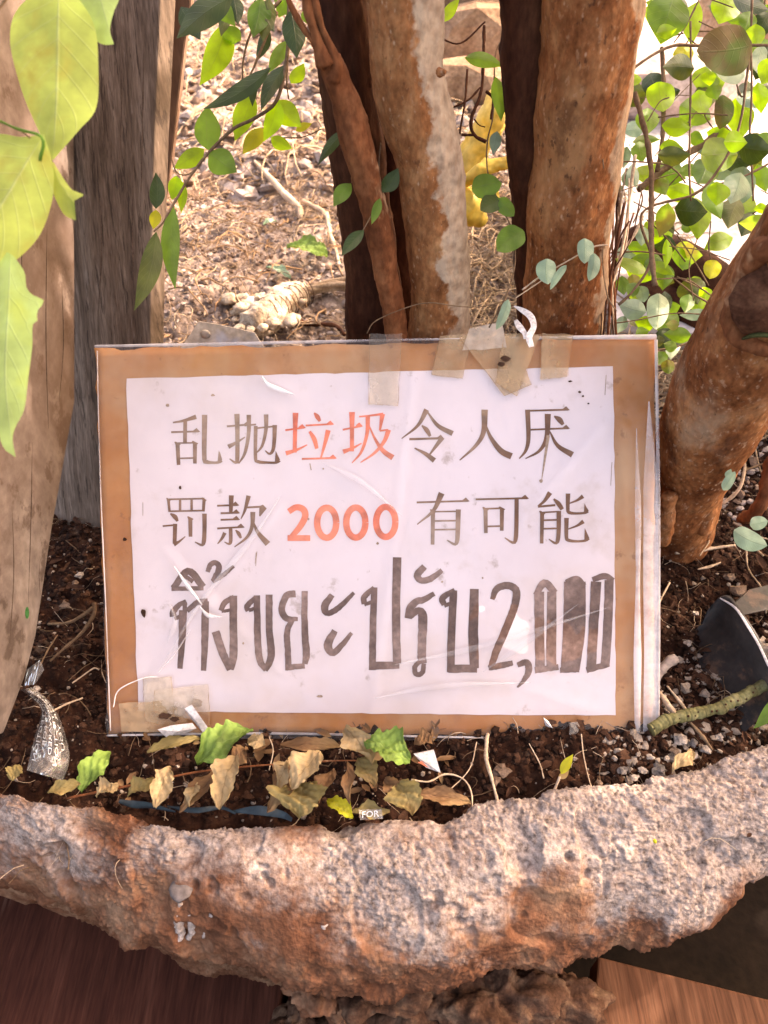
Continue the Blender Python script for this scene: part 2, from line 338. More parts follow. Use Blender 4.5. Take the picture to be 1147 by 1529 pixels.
# ------------------------------------------------------------------ planter rim
def rim():
    nu, nv = 1400, 260
    A = catmull(INN, 400); B = catmull(OUT, 400)
    # columns by arclength, denser in the frame
    u = np.linspace(0, 1, nu); s = np.interp(u, [0, .1, .9, 1], [0, .22, .78, 1])
    f = lambda C: np.stack([np.interp(s, np.linspace(0, 1, len(C)), C[:, k]) for k in range(3)], 1)
    a, b = f(A), f(B)
    d = b-a; d[:, 2] = 0; L = np.linalg.norm(d, axis=1)[:, None]; nrm = d/L
    ctrl = [(a+nrm*-.004, -.06), (a+nrm*-.002, -.015), (a, .006), (a+nrm*(L*.12), .0115), (a+nrm*(L*.32), .010), (a+nrm*(L*.55), .0015), (a+nrm*(L*.76), -.012), (a+nrm*(L*.93), -.029), (b, -.044), (a+nrm*(L*.97), -.054), (a+nrm*(L*.84), -.064), (a+nrm*(L*.7), -.085), (a+nrm*(L*.62), -.12), (a+nrm*(L*.55), -.17), (a+nrm*(L*.5), -.215)]
    K = np.stack([np.c_[c[0][:, :2], np.full(nu, c[1])] for c in ctrl], 1)
    vk = np.array([0, .04, .1, .18, .28, .40, .51, .61, .70, .745, .79, .84, .89, .95, 1.0]); vv = np.linspace(0, 1, nv)
    idx = np.linspace(0, len(ctrl)-1, 400)
    V = np.zeros((nu, nv, 3))
    # smooth interpolation along the profile (Catmull-Rom evaluated per column)
    tt = np.interp(vv, vk, np.arange(len(ctrl)))
    i = np.clip(np.floor(tt).astype(int), 0, len(ctrl)-2); q = (tt-i)[None, :, None]
    Kp = np.concatenate([2*K[:, :1]-K[:, 1:2], K, 2*K[:, -1:]-K[:, -2:-1]], 1)
    p0, p1, p2, p3 = Kp[:, i], Kp[:, i+1], Kp[:, i+2], Kp[:, i+3]
    V = .5*((2*p1)+(p2-p0)*q+(2*p0-5*p1+4*p2-p3)*q*q+(3*p1-p0-3*p2+p3)*q**3)
    du = np.gradient(V, axis=0); dv = np.gradient(V, axis=1); N = np.cross(dv, du); N /= np.linalg.norm(N, axis=2)[..., None]+1e-12
    if N[nu//2, nv//3, 2] < 0: N = -N
    P = V.reshape(-1, 3)
    big = fbm(P, 10, 3, 21)*.0050+fbm(P, 30, 3, 22)*.0022
    rough = fbm(P, 95, 3, 23)
    gran = np.abs(vn(P*520, 31))*.5+np.abs(vn(P*900+3, 33))*.35
    msk = np.clip(fbm(P, 15, 3, 40)*1.8+.5, .10, 1)         # smoother fired patches against crusty ones
    pit = -np.clip(fbm(P, 24, 2, 55)-.28, 0, .16)*.022-np.clip(fbm(P, 55, 3, 56)-.40, 0, .12)*.014-np.clip(fbm(P, 110, 2, 50)-.6, 0, 1)*.006-np.clip(fbm(P, 40, 2, 51)-.62, 0, 1)*.012
    h = big+rough*.0009*(.3+msk)+(gran-.3)*.0030*msk+pit
    low = np.clip((-.038-P[:, 2])/.012, 0, 1); h = h+low*(fbm(P, 60, 4, 60)*.0035)*np.clip(1.2-(-.05-P[:, 2])/.05, 0, 1)
    inn = np.clip(1-(vv/.10), 0, 1)[None, :].repeat(nu, 0).ravel(); h = h*(1-.7*inn)
    V = V+N*h.reshape(nu, nv, 1)
    def crust(n, l, mp, c):
        tc = n.new('ShaderNodeNewGeometry'); tc_ = tc.outputs['Position']
        a = n.new('ShaderNodeTexNoise'); a.inputs['Scale'].default_value = 15; a.inputs['Detail'].default_value = 8; a.inputs['Roughness'].default_value = .6; l.new(tc_, a.inputs['Vector'])
        sx = n.new('ShaderNodeSeparateXYZ'); l.new(tc_, sx.inputs[0])
        a.inputs['Scale'].default_value = 12; am = n.new('ShaderNodeMath'); am.operation = 'MULTIPLY_ADD'; l.new(a.outputs[0], am.inputs[0]); am.inputs[1].default_value = 1.9; am.inputs[2].default_value = -.45
        q = n.new('ShaderNodeMath'); q.operation = 'MULTIPLY_ADD'; l.new(sx.outputs[0], q.inputs[0]); q.inputs[1].default_value = .8; l.new(am.outputs[0], q.inputs[2])
        q2 = n.new('ShaderNodeMath'); q2.operation = 'MULTIPLY_ADD'; l.new(sx.outputs[2], q2.inputs[0]); q2.inputs[1].default_value = 6.0; l.new(q.outputs[0], q2.inputs[2])
        mr = n.new('ShaderNodeMapRange'); mr.interpolation_type = 'SMOOTHSTEP'; mr.inputs[1].default_value = .26; mr.inputs[2].default_value = .54; l.new(q2.outputs[0], mr.inputs[0])
        g = n.new('ShaderNodeTexNoise'); g.inputs['Scale'].default_value = 260; g.inputs['Detail'].default_value = 6; g.inputs['Roughness'].default_value = .7; l.new(tc_, g.inputs['Vector'])
        cr = n.new('ShaderNodeValToRGB'); e = cr.color_ramp.elements; e[0].position = .30; e[0].color = (.065, .042, .033, 1); e[1].position = .66; e[1].color = (.43, .355, .315, 1); l.new(g.outputs[0], cr.inputs[0])
        mx = n.new('ShaderNodeMix'); mx.data_type = 'RGBA'; l.new(mr.outputs[0], mx.inputs[0]); l.new(c, mx.inputs[6]); l.new(cr.outputs[0], mx.inputs[7]); return mx.outputs[2]
    M = mat('crusted_terracotta', [(.07, .025, .013), (.145, .064, .036), (.25, .145, .09)], 30, 10, .92, 1, 420, .0012, extra=crust)
    t = thing('planter', b[nu//2]*[1, 1, 0]+[0, .05, -.2], 'large round planter with a rough crusted rim below the sign', 'planter')
    obj('rim', V.reshape(-1, 3), gridf(nu, nv), M, t)
    # crumbling mortar under the lip
    parts = []
    def lump(px, py, z, sz, sd_, n=46):
        th = np.linspace(0, np.pi, n); ph = np.linspace(0, 2*np.pi, 2*n, endpoint=False)
        v = np.stack([np.sin(th)[:, None]*np.cos(ph), np.sin(th)[:, None]*np.sin(ph), np.cos(th)[:, None]+0*ph], -1).reshape(-1, 3)
        p = v*np.array(sz)+G(px, py, z); q = fbm(p, 45, 4, sd_)*.010+np.abs(vn(p*300, 5))*.002+fbm(p, 130, 3, sd_)*.003
        return p+v*q[:, None], gridf(n, 2*n, True)
    v, f_ = merge([lump(*a) for a in ((465,1472,-.075,(.018,.014,.010),1),(492,1497,-.088,(.015,.013,.012),2),(515,1520,-.10,(.010,.012,.012),4))]); obj('pale_mortar', v, f_, M, t)
    for a in ((440,1545,-.12,(.012,.02,.02),3),(560,1478,-.075,(.03,.015,.008),5),(640,1500,-.10,(.04,.02,.014),6),(735,1490,-.09,(.04,.02,.014),7),(810,1500,-.12,(.035,.02,.03),8),(600,1560,-.15,(.07,.03,.03),9),(760,1560,-.16,(.05,.03,.03),10)): parts.append(lump(*a))
    v, f_ = merge(parts); tag(obj('crumbling_mortar', v, f_, mat('brown_shaded_mortar', [(.03, .014, .008), (.075, .038, .024), (.16, .10, .065)], 60, 8, .95, 1, 300, .0015), t), kind='stuff')  # brown darkened to stand for the shade under the lip
    # ochre stone chip and pale drips on the rim
    return t, M
planter, M_rim = rim()
# bumps the photograph shows on the rim: white drips
M_drip = mat('lime_drip', [(.22, .17, .14), (.42, .36, .33)], 90, 5, .9, .9, 400, .001)
def rim_pt(px, py, lift=0.0):
    # height on the rim by fraction between inner and outer traced lines
    yi = np.interp(px, [p[0] for p in inner_px], [p[1] for p in inner_px]); yo = np.interp(px, [p[0] for p in outer_px], [p[1] for p in outer_px])
    f = min(1, max(0, (py-yi)/(yo-yi))); z = np.interp(f, [0, .1, .25, .45, .65, .85, 1], [.006, .0115, .012, .004, -.010, -.028, -.044])
    return G(px, py, z+lift)
for pts, r in ([(268,1345),(266,1370),(270,1395),(264,1404)], .0028), ([(284,1352),(287,1380),(283,1400)], .002), ([(318,1362),(308,1380),(305,1398)], .0018), ([(336,1358),(342,1380),(338,1405)], .0022), ([(487,1376),(492,1400),(488,1440),(494,1450)], .0034):
    v, f_ = tube([rim_pt(a, b, -.0012) for a, b in pts], [r*.7]+[r*random.uniform(.8, 1.1) for _ in pts[1:-1]]+[r*.5], 12, 30, nz=.0012, nsc=260, nseed=int(r*1e5)); obj('lime_drip', v, f_, M_drip, planter)
v, f_ = tube([rim_pt(258, 1330, .002), rim_pt(282, 1326, .002)], [.0045, .0055], 7, 6, nz=.001, nsc=150)
M_gray = mat('grey_patch', [(.10, .085, .08), (.17, .145, .14)], 40, 5, .85, .3)
v = ICO2[0]*[.0062, .0065, .0022]*(1+.15*fbm(ICO2[0], 2, 2, 3)[:, None]); obj('grey_stone_patch', v+rim_pt(270, 1328, -.001), ICO2[1], M_gray, planter)

# ------------------------------------------------------------------ deck below
ZD = -.20
fl = box((0, .3, ZD-.06), (40, 40, .02)); o = obj('floor', fl[0], fl[1], M_void, smooth=False); tag(o, kind='structure')
def plank(px4, z, th, m, label, n=1):
    A = np.array([G(a, b, z) for a, b in px4]); c = A.mean(0)
    t = thing('deck_board', c-[0, 0, th], label, 'board', None)
    V, Fc = prism(A, (0, 0, -th))
    o = obj('board_face', V, Fc, m, t, smooth=False); bv = o.modifiers.new('bevel', 'BEVEL'); bv.width = .0015; bv.segments = 2
plank([(-300,1290),(452,1330),(405,1560),(396,1700),(-420,1700)], ZD, .03, M_deck, 'dark red-brown wooden board under the left end of the planter')
plank([(462,1330),(600,1340),(560,1700),(412,1700),(416,1560)], ZD-.006, .03, M_deck, 'narrow dark board beside the crumbling foot of the planter')
plank([(893,1428),(1147,1492),(1400,1556),(1400,1750),(870,1750)], ZD+.03, .03, M_deck_l, 'light brown wooden board at the lower right below the rim')

# ------------------------------------------------------------------ trunks
def trunk(name, pts, m, label, parent=None, part='trunk', sides=64, seg=260, nz=.0009, ext_up=True, seed=0, root=True):
    """pts: (px, py, y, width px) from top to bottom; carried on to the ground and above the frame"""
    C = []
    for a, b, y, wd in pts:
        p = Y(a, b, y); C.append([*p, wd/2*depth(p)/F])
    C = np.array(C)
    if ext_up:
        d = C[0]-C[1]; n_ = int(math.ceil(.45/max(.02, d[2]))); d[3] = 0; C = np.vstack([[C[0]+d*k for k in range(n_, 0, -1)], C])
    if root:
        e = C[-1]; d = C[-1]-C[-2]; k = (e[2]+.03)/max(.01, -d[2]); C = np.vstack([C, [e[0]+d[0]*k*.7, e[1]+d[1]*k*.5, -.03, e[3]*1.25]])
    V, Fc = tube(C[:, :3], C[:, 3], sides, seg, nz=nz, nsc=38, nseed=seed)
    # fine warts and lengthwise ridges
    q = fbm(V*[1, 1, .35], 120, 3, seed+9)*.0006+fbm(V*[1, 1, .6], 320, 2, seed+19)*.00035; ctr = np.repeat(V.reshape(-1, sides, 3).mean(1), sides, 0); dd = V-ctr; dd /= np.linalg.norm(dd, axis=1)[:, None]+1e-9
    wart = np.clip(vn(V*230, seed+4)-.6, 0, 1)*.003
    V = V+dd*(q+wart)[:, None]
    if parent is None:
        parent = thing(name, C[-1][:3]*[1, 1, 0], label, 'tree')
    obj(part, V, Fc, m, parent)
    return parent
yT = float(S(600, 510)[1])      # where the sign's top edge is
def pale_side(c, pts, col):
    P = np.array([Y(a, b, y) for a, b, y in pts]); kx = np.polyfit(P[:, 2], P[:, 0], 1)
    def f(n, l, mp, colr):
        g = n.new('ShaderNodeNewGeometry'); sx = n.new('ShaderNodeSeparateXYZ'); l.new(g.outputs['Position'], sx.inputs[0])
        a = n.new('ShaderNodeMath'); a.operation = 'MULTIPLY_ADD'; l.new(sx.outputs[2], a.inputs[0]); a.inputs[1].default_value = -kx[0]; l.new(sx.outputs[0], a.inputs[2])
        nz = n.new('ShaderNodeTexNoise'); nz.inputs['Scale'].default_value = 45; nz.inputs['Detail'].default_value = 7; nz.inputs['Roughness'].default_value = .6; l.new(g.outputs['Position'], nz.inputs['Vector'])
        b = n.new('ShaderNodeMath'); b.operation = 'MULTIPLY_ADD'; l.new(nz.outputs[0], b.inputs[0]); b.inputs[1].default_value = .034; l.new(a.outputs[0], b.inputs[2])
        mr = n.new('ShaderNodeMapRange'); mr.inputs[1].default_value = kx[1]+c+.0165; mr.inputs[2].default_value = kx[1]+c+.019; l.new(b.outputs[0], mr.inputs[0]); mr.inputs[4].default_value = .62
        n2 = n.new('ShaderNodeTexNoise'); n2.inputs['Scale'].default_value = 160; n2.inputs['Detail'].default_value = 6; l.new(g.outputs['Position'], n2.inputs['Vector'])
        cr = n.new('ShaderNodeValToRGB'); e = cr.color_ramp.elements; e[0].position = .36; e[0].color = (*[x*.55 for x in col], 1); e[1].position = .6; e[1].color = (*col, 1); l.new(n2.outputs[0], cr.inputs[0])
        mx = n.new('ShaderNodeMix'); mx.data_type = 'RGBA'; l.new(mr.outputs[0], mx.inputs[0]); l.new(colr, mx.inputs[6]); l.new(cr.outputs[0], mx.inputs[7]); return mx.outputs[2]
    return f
BK = dict(scale=42, detail=12, rough=.85, bump=1, bscale=230, bdist=.0016, stretch=(1, 1, .55), pos=[.36, .5, .66])
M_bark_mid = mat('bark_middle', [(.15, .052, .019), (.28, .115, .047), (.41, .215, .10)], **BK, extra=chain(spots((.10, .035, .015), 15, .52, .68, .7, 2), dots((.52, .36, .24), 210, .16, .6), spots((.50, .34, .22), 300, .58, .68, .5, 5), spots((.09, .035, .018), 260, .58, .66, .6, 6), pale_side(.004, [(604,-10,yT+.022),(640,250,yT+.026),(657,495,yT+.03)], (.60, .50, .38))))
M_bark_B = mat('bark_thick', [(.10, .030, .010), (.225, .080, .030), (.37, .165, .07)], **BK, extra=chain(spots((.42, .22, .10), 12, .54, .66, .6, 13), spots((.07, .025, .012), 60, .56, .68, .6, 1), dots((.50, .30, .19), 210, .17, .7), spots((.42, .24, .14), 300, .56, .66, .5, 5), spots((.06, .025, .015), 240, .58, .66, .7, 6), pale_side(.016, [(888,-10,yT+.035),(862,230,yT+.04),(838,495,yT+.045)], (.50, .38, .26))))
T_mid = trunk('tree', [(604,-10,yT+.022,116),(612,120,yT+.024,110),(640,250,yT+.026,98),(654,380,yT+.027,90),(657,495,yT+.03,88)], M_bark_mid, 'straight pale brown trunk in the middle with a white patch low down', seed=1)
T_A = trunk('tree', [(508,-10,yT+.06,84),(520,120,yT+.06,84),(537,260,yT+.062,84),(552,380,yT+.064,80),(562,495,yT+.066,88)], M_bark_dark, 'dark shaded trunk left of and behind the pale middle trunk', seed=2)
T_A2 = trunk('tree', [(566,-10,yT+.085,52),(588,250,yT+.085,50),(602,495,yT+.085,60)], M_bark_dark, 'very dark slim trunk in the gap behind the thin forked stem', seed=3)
T_thin = trunk('tree', [(492,90,yT+.010,36),(516,150,yT+.012,44),(532,210,yT+.012,46),(556,300,yT+.013,42),(575,400,yT+.014,37),(592,500,yT+.015,34)], M_bark_red, 'thin reddish forked stem crossing in front of the dark trunk', seed=4, ext_up=False, sides=40, nz=.0012)
for pts, wds in ([(486,96),(474,60),(462,20),(452,-30)], [30, 20, 16, 14]), ([(490,98),(470,66),(440,20),(420,-30)], [22, 14, 9, 8]), ([(497,120),(502,90),(480,40),(465,-20)], [24, 16, 12, 10]):
    C = [Y(a, b, yT+.006) for a, b in pts]; v, f_ = tube(C, [wd/2*depth(c)/F for wd, c in zip(wds, C)], 12, 24, nz=.0006, nsc=90); obj('branch', v, f_, M_bark_red, T_thin)
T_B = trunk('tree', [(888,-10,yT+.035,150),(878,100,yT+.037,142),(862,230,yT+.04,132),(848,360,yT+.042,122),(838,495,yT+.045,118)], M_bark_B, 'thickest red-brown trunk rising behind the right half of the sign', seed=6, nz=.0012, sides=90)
trunk('tree', [(786,-10,yT+.055,82),(787,130,yT+.055,76),(789,260,yT+.056,58),(792,400,yT+.058,46),(794,495,yT+.06,44)], M_bark_dark, '', parent=T_B, part='side_stem', seed=8)
for a, b, dx, dy, r in ((656,108,14,-6,.0024),):
    p = Y(a, b, yT+.012 if a > 700 else yT+.004); v, f_ = tube([p, p+[dx*2e-4, -.003, -dy*2e-4]], [r, r*.5], 10, 6, nz=.0006, nsc=200); obj('knot', v, f_, M_bark, T_B if a > 700 else T_mid)
# leaning trunk at right
C = np.array([[*Y(a, b, y), wd] for a, b, y, wd in ((1330,250,.30,190),(1245,330,.315,180),(1172,430,.335,172),(1118,520,.35,162),(1076,600,.365,148),(1040,680,.378,128),(1022,745,.386,100),(1014,795,.392,92))])
C[:, 3] = [c[3]/2*depth(c[:3])/F for c in C]
C = np.vstack([C, [*(C[-1][:3]+[-.004, .004, -.04]), C[-1][3]*1.15]])
T_E = thing('tree', C[-1][:3]*[1, 1, 0], 'mottled brown trunk leaning to the right beside the sign', 'tree')
V, Fc = tube(C[:, :3], C[:, 3], 120, 400, nz=.002, nsc=24, nseed=12)
obj('trunk', V, Fc, M_bark, T_E)
_pd = (V-CAM)@FW; _pp = np.c_[573.5+F*(V-CAM)@RT/_pd, 764.5-F*(V-CAM)@UP/_pd]
def E(px, py, l):
    k = np.hypot(_pp[:, 0]-px, _pp[:, 1]-py) < 9
    return Dp(px, py, (_pd[k].min() if k.any() else .33)+l)
# swollen collar round the sawn hollow
col = [(1160,362,.001),(1130,380,.001),(1108,420,.001),(1094,462,.001),(1102,498,.001),(1128,516,.001),(1170,522,.001)]
v, f_ = tube([E(*c) for c in col], [.0042, .004, .004, .0048, .0052, .0048, .0045], 20, 80, nz=.0018, nsc=70, nseed=4); obj('scar_collar', v, f_, M_bark_red, T_E)
v = ICO2[0]*[.026, .012, .03]; v = v*(1+.12*fbm(ICO2[0], 2, 3, 3)[:, None]); obj('scar_face', v*.68*(1+.25*fbm(v, 60, 4, 8)[:, None])+E(1152, 446, .009), ICO2[1], mat('bark_hollow', [(.03, .011, .006), (.09, .036, .02), (.17, .08, .045)], 60, 10, .9, 1, 220, .002), T_E)
v, f_ = tube([E(1104,508,-.003), E(1130,500,-.004), E(1165,503,-.004)], [.001, .0026, .002], 12, 20, nz=.0005, nsc=100, flat=.5)
obj('moss_streak', v, f_, mat('moss', [(.03, .035, .015), (.08, .09, .03)], 80), T_E)
# root buttress ridges
for pts in ([(1092,640),(1075,700),(1062,750),(1052,800)], [(1080,690),(1062,740),(1048,790)], [(1000,740),(994,775),(985,805)]):
    v, f_ = tube([Dp(a, b, .50+.02*i) for i, (a, b) in enumerate(pts)], [.004, .006, .007, .006][:len(pts)], 16, 40, nz=.0016, nsc=90, nseed=3); obj('root', v, f_, M_bark, T_E)

# unseen leaf canopy added toward the sun to shade the foreground, hung on the thick tree
def shade_crown():
    r = np.random.default_rng(5); n = 5200
    c0 = np.array([.0, .22, .05])+SUN_DIR*1.25; c0 = c0-np.array([SUN_DIR[1], -SUN_DIR[0], 0])*.17; c0 = c0+np.array([-.515, -.283, .81])*-.20
    e1 = np.cross(SUN_DIR, [0, 0, 1.]); e1 /= np.linalg.norm(e1); e2 = np.cross(e1, SUN_DIR)
    a = r.normal(0, 1, (n, 3)); a /= np.linalg.norm(a, axis=1)[:, None]; a *= (r.random(n)**.4)[:, None]
    c = c0+e1*(a[:, :1]*.62)+e2*(a[:, 1:2]*.34+.0)+SUN_DIR*(a[:, 2:]*.42)
    n2 = 1700; c[:n2] = np.array([.0, .22, .05])+SUN_DIR*1.3-np.sign(e1[0])*e1*.16+e2*.22+e1*a[:n2, :1]*.2+e2*a[:n2, 1:2]*.22+SUN_DIR*a[:n2, 2:]*.3  # second leaf cluster, added to keep the sun off the near board
    keep = fbm(c, 6, 3, 9) > -.22; c = c[keep]; n = len(c)
    B = np.array([[-1, 0, 0], [-.35, -.42, .1], [-.35, .42, .1], [.4, -.36, .08], [.4, .36, .08], [1, 0, -.1], [0, 0, 0]])*.026
    q = r.normal(0, 1, (n, 3)); q /= np.linalg.norm(q, axis=1)[:, None]; h = np.cross(q, r.normal(0, 1, (n, 3))); h /= np.linalg.norm(h, axis=1)[:, None]; g = np.cross(q, h)
    s_ = r.uniform(.7, 1.4, n)[:, None, None]
    V = c[:, None]+(B[None, :, :1]*q[:, None]+B[None, :, 1:2]*h[:, None]+B[None, :, 2:]*g[:, None])*s_
    f0 = np.array([[0, 1, 6], [0, 6, 2], [1, 3, 6], [2, 6, 4], [3, 5, 6], [6, 5, 4]]); Fc = (f0[None]+(np.arange(n)*7)[:, None, None]).reshape(-1, 3)
    o = obj('shade_crown', V.reshape(-1, 3), Fc, LM['m'], T_B, uv=np.tile(np.array([[.5, 0], [.2, .3], [.8, .3], [.2, .7], [.8, .7], [.5, 1], [.5, .5]]), (n, 1))); tag(o, kind='stuff')
    top = np.array(Y(890, -10, yT+.035))
    for k in range(9):
        e = c[r.integers(n)]; m_ = (top+e)/2+r.normal(0, .05, 3)+[0, 0, .12]; st = top+np.array([0, 0, .08+.03*k])
        v, f_ = tube([st, m_, e], [.016, .009, .003], 10, 30, nz=.002, nsc=40); obj('shade_crown_limb', v, f_, M_bark, T_B)
shade_crown()
# ------------------------------------------------------------------ leaning boards on the left
def board(pts, depths3, th, m, label, seed):
    """outline in pixels on the plane through three given places"""
    A, B, Cc = [Dp(*q) for q in depths3]; n = np.cross(B-A, Cc-A); n /= np.linalg.norm(n)
    if np.dot(n, FW) < 0: n = -n
    def pl(px, py): r = ray(px, py); return CAM+r*(np.dot(A-CAM, n)/np.dot(r, n))
    P3 = [pl(*p) for p in pts]; c = np.mean(P3, 0); low = min(P3, key=lambda q: q[2])
    t = thing('wooden_board', low, label, 'board')
    V, Fc = prism(P3, n*th); o = obj('plank', V, Fc, m, t, smooth=False); bv = o.modifiers.new('bevel', 'BEVEL'); bv.width = .0012; bv.segments = 2
    return t, pl, n
b1, pl1, n1 = board([(-140,-160),(113,-160),(111,200),(112,420),(112,600),(78,790),(54,950),(38,1010),(6,1095),(-140,1150)], [(110,800,.545),(0,1100,.45),(50,0,.46)], .022, M_wood1, 'near grey weathered board at the left edge with a slanting foot', 1)
b2, pl2, n2 = board([(70,-160),(246,-160),(240,0),(231,200),(226,400),(224,560),(215,760),(160,830),(60,860)], [(150,800,.60),(220,500,.55),(150,0,.50)], .02, M_wood2, 'second brown board standing behind the near weathered board', 2)
# grooves of the boards, dark cracks
M_crack = mat('dark_crack', [(.06, .04, .03), (.12, .08, .06)], 50)
def crack(pl, n, pts, wpx, parent):
    P = catmull([pl(*p)-n*.0002 for p in pts], 16); V = []
    for i, p in enumerate(P):
        ww = wpx*math.sin(math.pi*(i+.3)/16)*.0004*random.uniform(.6, 1.2); V += [p-[ww, 0, 0], p+[ww, 0, 0]]
    obj('crack', V, gridf(16, 2), M_crack, parent)
crack(pl1, n1, [(60,830),(58,860),(60,890)], .5, b1)
for q in ([(30,300),(32,420),(28,600)], [(70,330),(68,500),(72,640)], [(92,420),(94,520),(88,600)], [(18,760),(20,860),(14,960)], [(48,660),(46,760),(42,900)], [(75,60),(72,150),(78,260)]): crack(pl1, n1, q, 1.0, b1)
for q in ([(180,80),(182,150),(178,260)], [(200,250),(198,340),(202,470)], [(150,280),(152,380),(146,480)], [(171,430),(173,450),(176,466)], [(215,60),(213,200),(210,320)], [(140,20),(138,120),(142,200)]): crack(pl2, n2, q, 1.3, b2)
blobm = mat('green_paint', [(.02, .10, .03), (.04, .16, .05)], 80)
obj('paint_mark', [pl1(40+3*math.cos(a), 915+9*math.sin(a))-n1*.0003 for a in np.linspace(0, 2*math.pi, 12, endpoint=False)], [list(range(12))], blobm, b1)
v = ICO[0]*[.0012, .0014, .0008]; obj('yellow_speck', v+rim_pt(978, 1256, .0006), ICO[1], LM['y'], planter)
# slim brown batten and pale sheet behind
def upright(name, px, y, th, m, label, cat):
    A = np.array([Y(a, b, y) for a, b in px]); base = G(px[-1][0], px[-1][1]); V, Fc = prism(A, (0, th, 0)); o = obj(name, V, Fc, m, None, smooth=False, origin=A[np.argmin(A[:, 2])]); tag(o, label, cat)
    bv = o.modifiers.new('bevel', 'BEVEL'); bv.width = .001; return o
upright('batten', [(258,-80),(290,-80),(284,20),(277,60),(262,190),(249,300),(228,300),(236,120),(247,40)], .62, .015, mat('batten_wood', [(.17, .10, .07), (.25, .16, .12)], 30, 6, .8, .4, 120, .0005, stretch=(1, 1, .2)), 'slim brown wooden batten behind the second board', 'batten')
upright('pale_sheet', [(236,-80),(262,-80),(258,210),(250,238),(238,270),(226,300),(220,300),(222,0)], .66, .004, mat('pale_sheet', [(.62, .55, .5), (.74, .68, .63)], 12, 4, .8, .1), 'pale sheet standing behind the slim brown batten', 'sheet')

# ------------------------------------------------------------------ the sign
sg = thing('sign', S(560, 1100), 'cardboard sign in clear plastic with chinese and thai writing', 'sign')
def bow(px, py):      # slight warp of the board
    u = (px-560)/420; v = (py-805)/300
    return .0014*math.sin(u*2.1+.4)+.0010*v*u+.0012*math.cos(v*2.2)*(1-u*u*.6)-.0008
def SB(px, py, off=0.0): return S(px, py, off+bow(px, py))
def edge_poly(pts, n, jit, seed):
    P = resample(np.array(pts+[pts[0]], float), n); s = np.arange(n)
    j = np.c_[fbm(np.c_[s*.35, s*0, s*0], 1, 3, seed), fbm(np.c_[s*.35, s*0+9, s*0], 1, 3, seed+1)]*jit; j[0] = 0; j[-1] = 0
    return P+j
def quad_sheet(c4, nu, nv, off, jit=0, seed=0, offn=0, offs=40):
    """c4: TL TR BR BL pixels -> grid with wobbly edges lying on the sign"""
    c = np.array(c4, float); V = []; uv = []
    for i in range(nv):
        for j in range(nu):
            u, v = j/(nu-1), i/(nv-1); p = c[0]*(1-u)*(1-v)+c[1]*u*(1-v)+c[2]*u*v+c[3]*(1-u)*v
            if jit:
                e = max(0, 1-min(u, v, 1-u, 1-v)*nu*.5)
                p = p+jit*e*np.array([vn(np.array([[p[1]*.05, p[0]*.05, seed]]))[0], vn(np.array([[p[0]*.05, p[1]*.05, seed+7.]]))[0]])
            V.append(p); uv.append((u, v))
    V = np.array(V); offv = np.full(len(V), off)
    if offn: offv = offv+offn*fbm(np.c_[V/offs, V[:, 0]*0+seed], 1, 4, seed)
    return np.array([SB(p[0], p[1], o_) for p, o_ in zip(V, offv)]), gridf(nv, nu)[:, ::-1], np.array(uv), V
M_card = mat('cardboard', [(.38, .13, .032), (.47, .185, .055), (.54, .26, .10)], 10, 8, .75, .25, 300, .0003, speck=.06, extra=chain(spots((.55, .37, .22), 6, .44, .64, .7, 8), spots((.30, .12, .05), 22, .54, .68, .55, 2), spots((.20, .09, .045), 90, .60, .68, .5, 12)))
TH = .0045
c4 = [(141,521),(979,505),(974,1100),(160,1096)]
A, f1, _, _ = quad_sheet(c4, 70, 50, 0, 2.5, 3)
Bk = A-SN*TH; n0 = len(A)
Fc = f1.tolist()+[[i+n0 for i in q[::-1]] for q in f1.tolist()]
nu, nv = 70, 50
per = list(range(nu))+[i*nu+nu-1 for i in range(1, nv)]+[(nv-1)*nu+j for j in range(nu-2, -1, -1)]+[i*nu for i in range(nv-2, 0, -1)]
Fc += [[per[k], per[(k+1) % len(per)], per[(k+1) % len(per)]+n0, per[k]+n0] for k in range(len(per))]
obj('cardboard', np.vstack([A, Bk]), Fc, M_card, sg)
M_paper = mat('paper', [(.70, .60, .60), (.76, .665, .67), (.79, .70, .71)], 5, 6, .6, .1, 30, .0005, speck=.02,
    extra=chain(spots((.60, .44, .30), 7, .50, .74, .42, 4), spots((.50, .38, .30), 26, .56, .74, .40, 14), spots((.34, .24, .18), 60, .61, .72, .6, 9), spots((.40, .29, .22), 170, .66, .74, .6, 2)))
v, f_, uv, _ = quad_sheet([(188,565),(916,547),(918,1067),(205,1064)], 50, 36, .0006, 1.0, 5)
paper = obj('paper', v, f_, M_paper, sg, uv=uv)

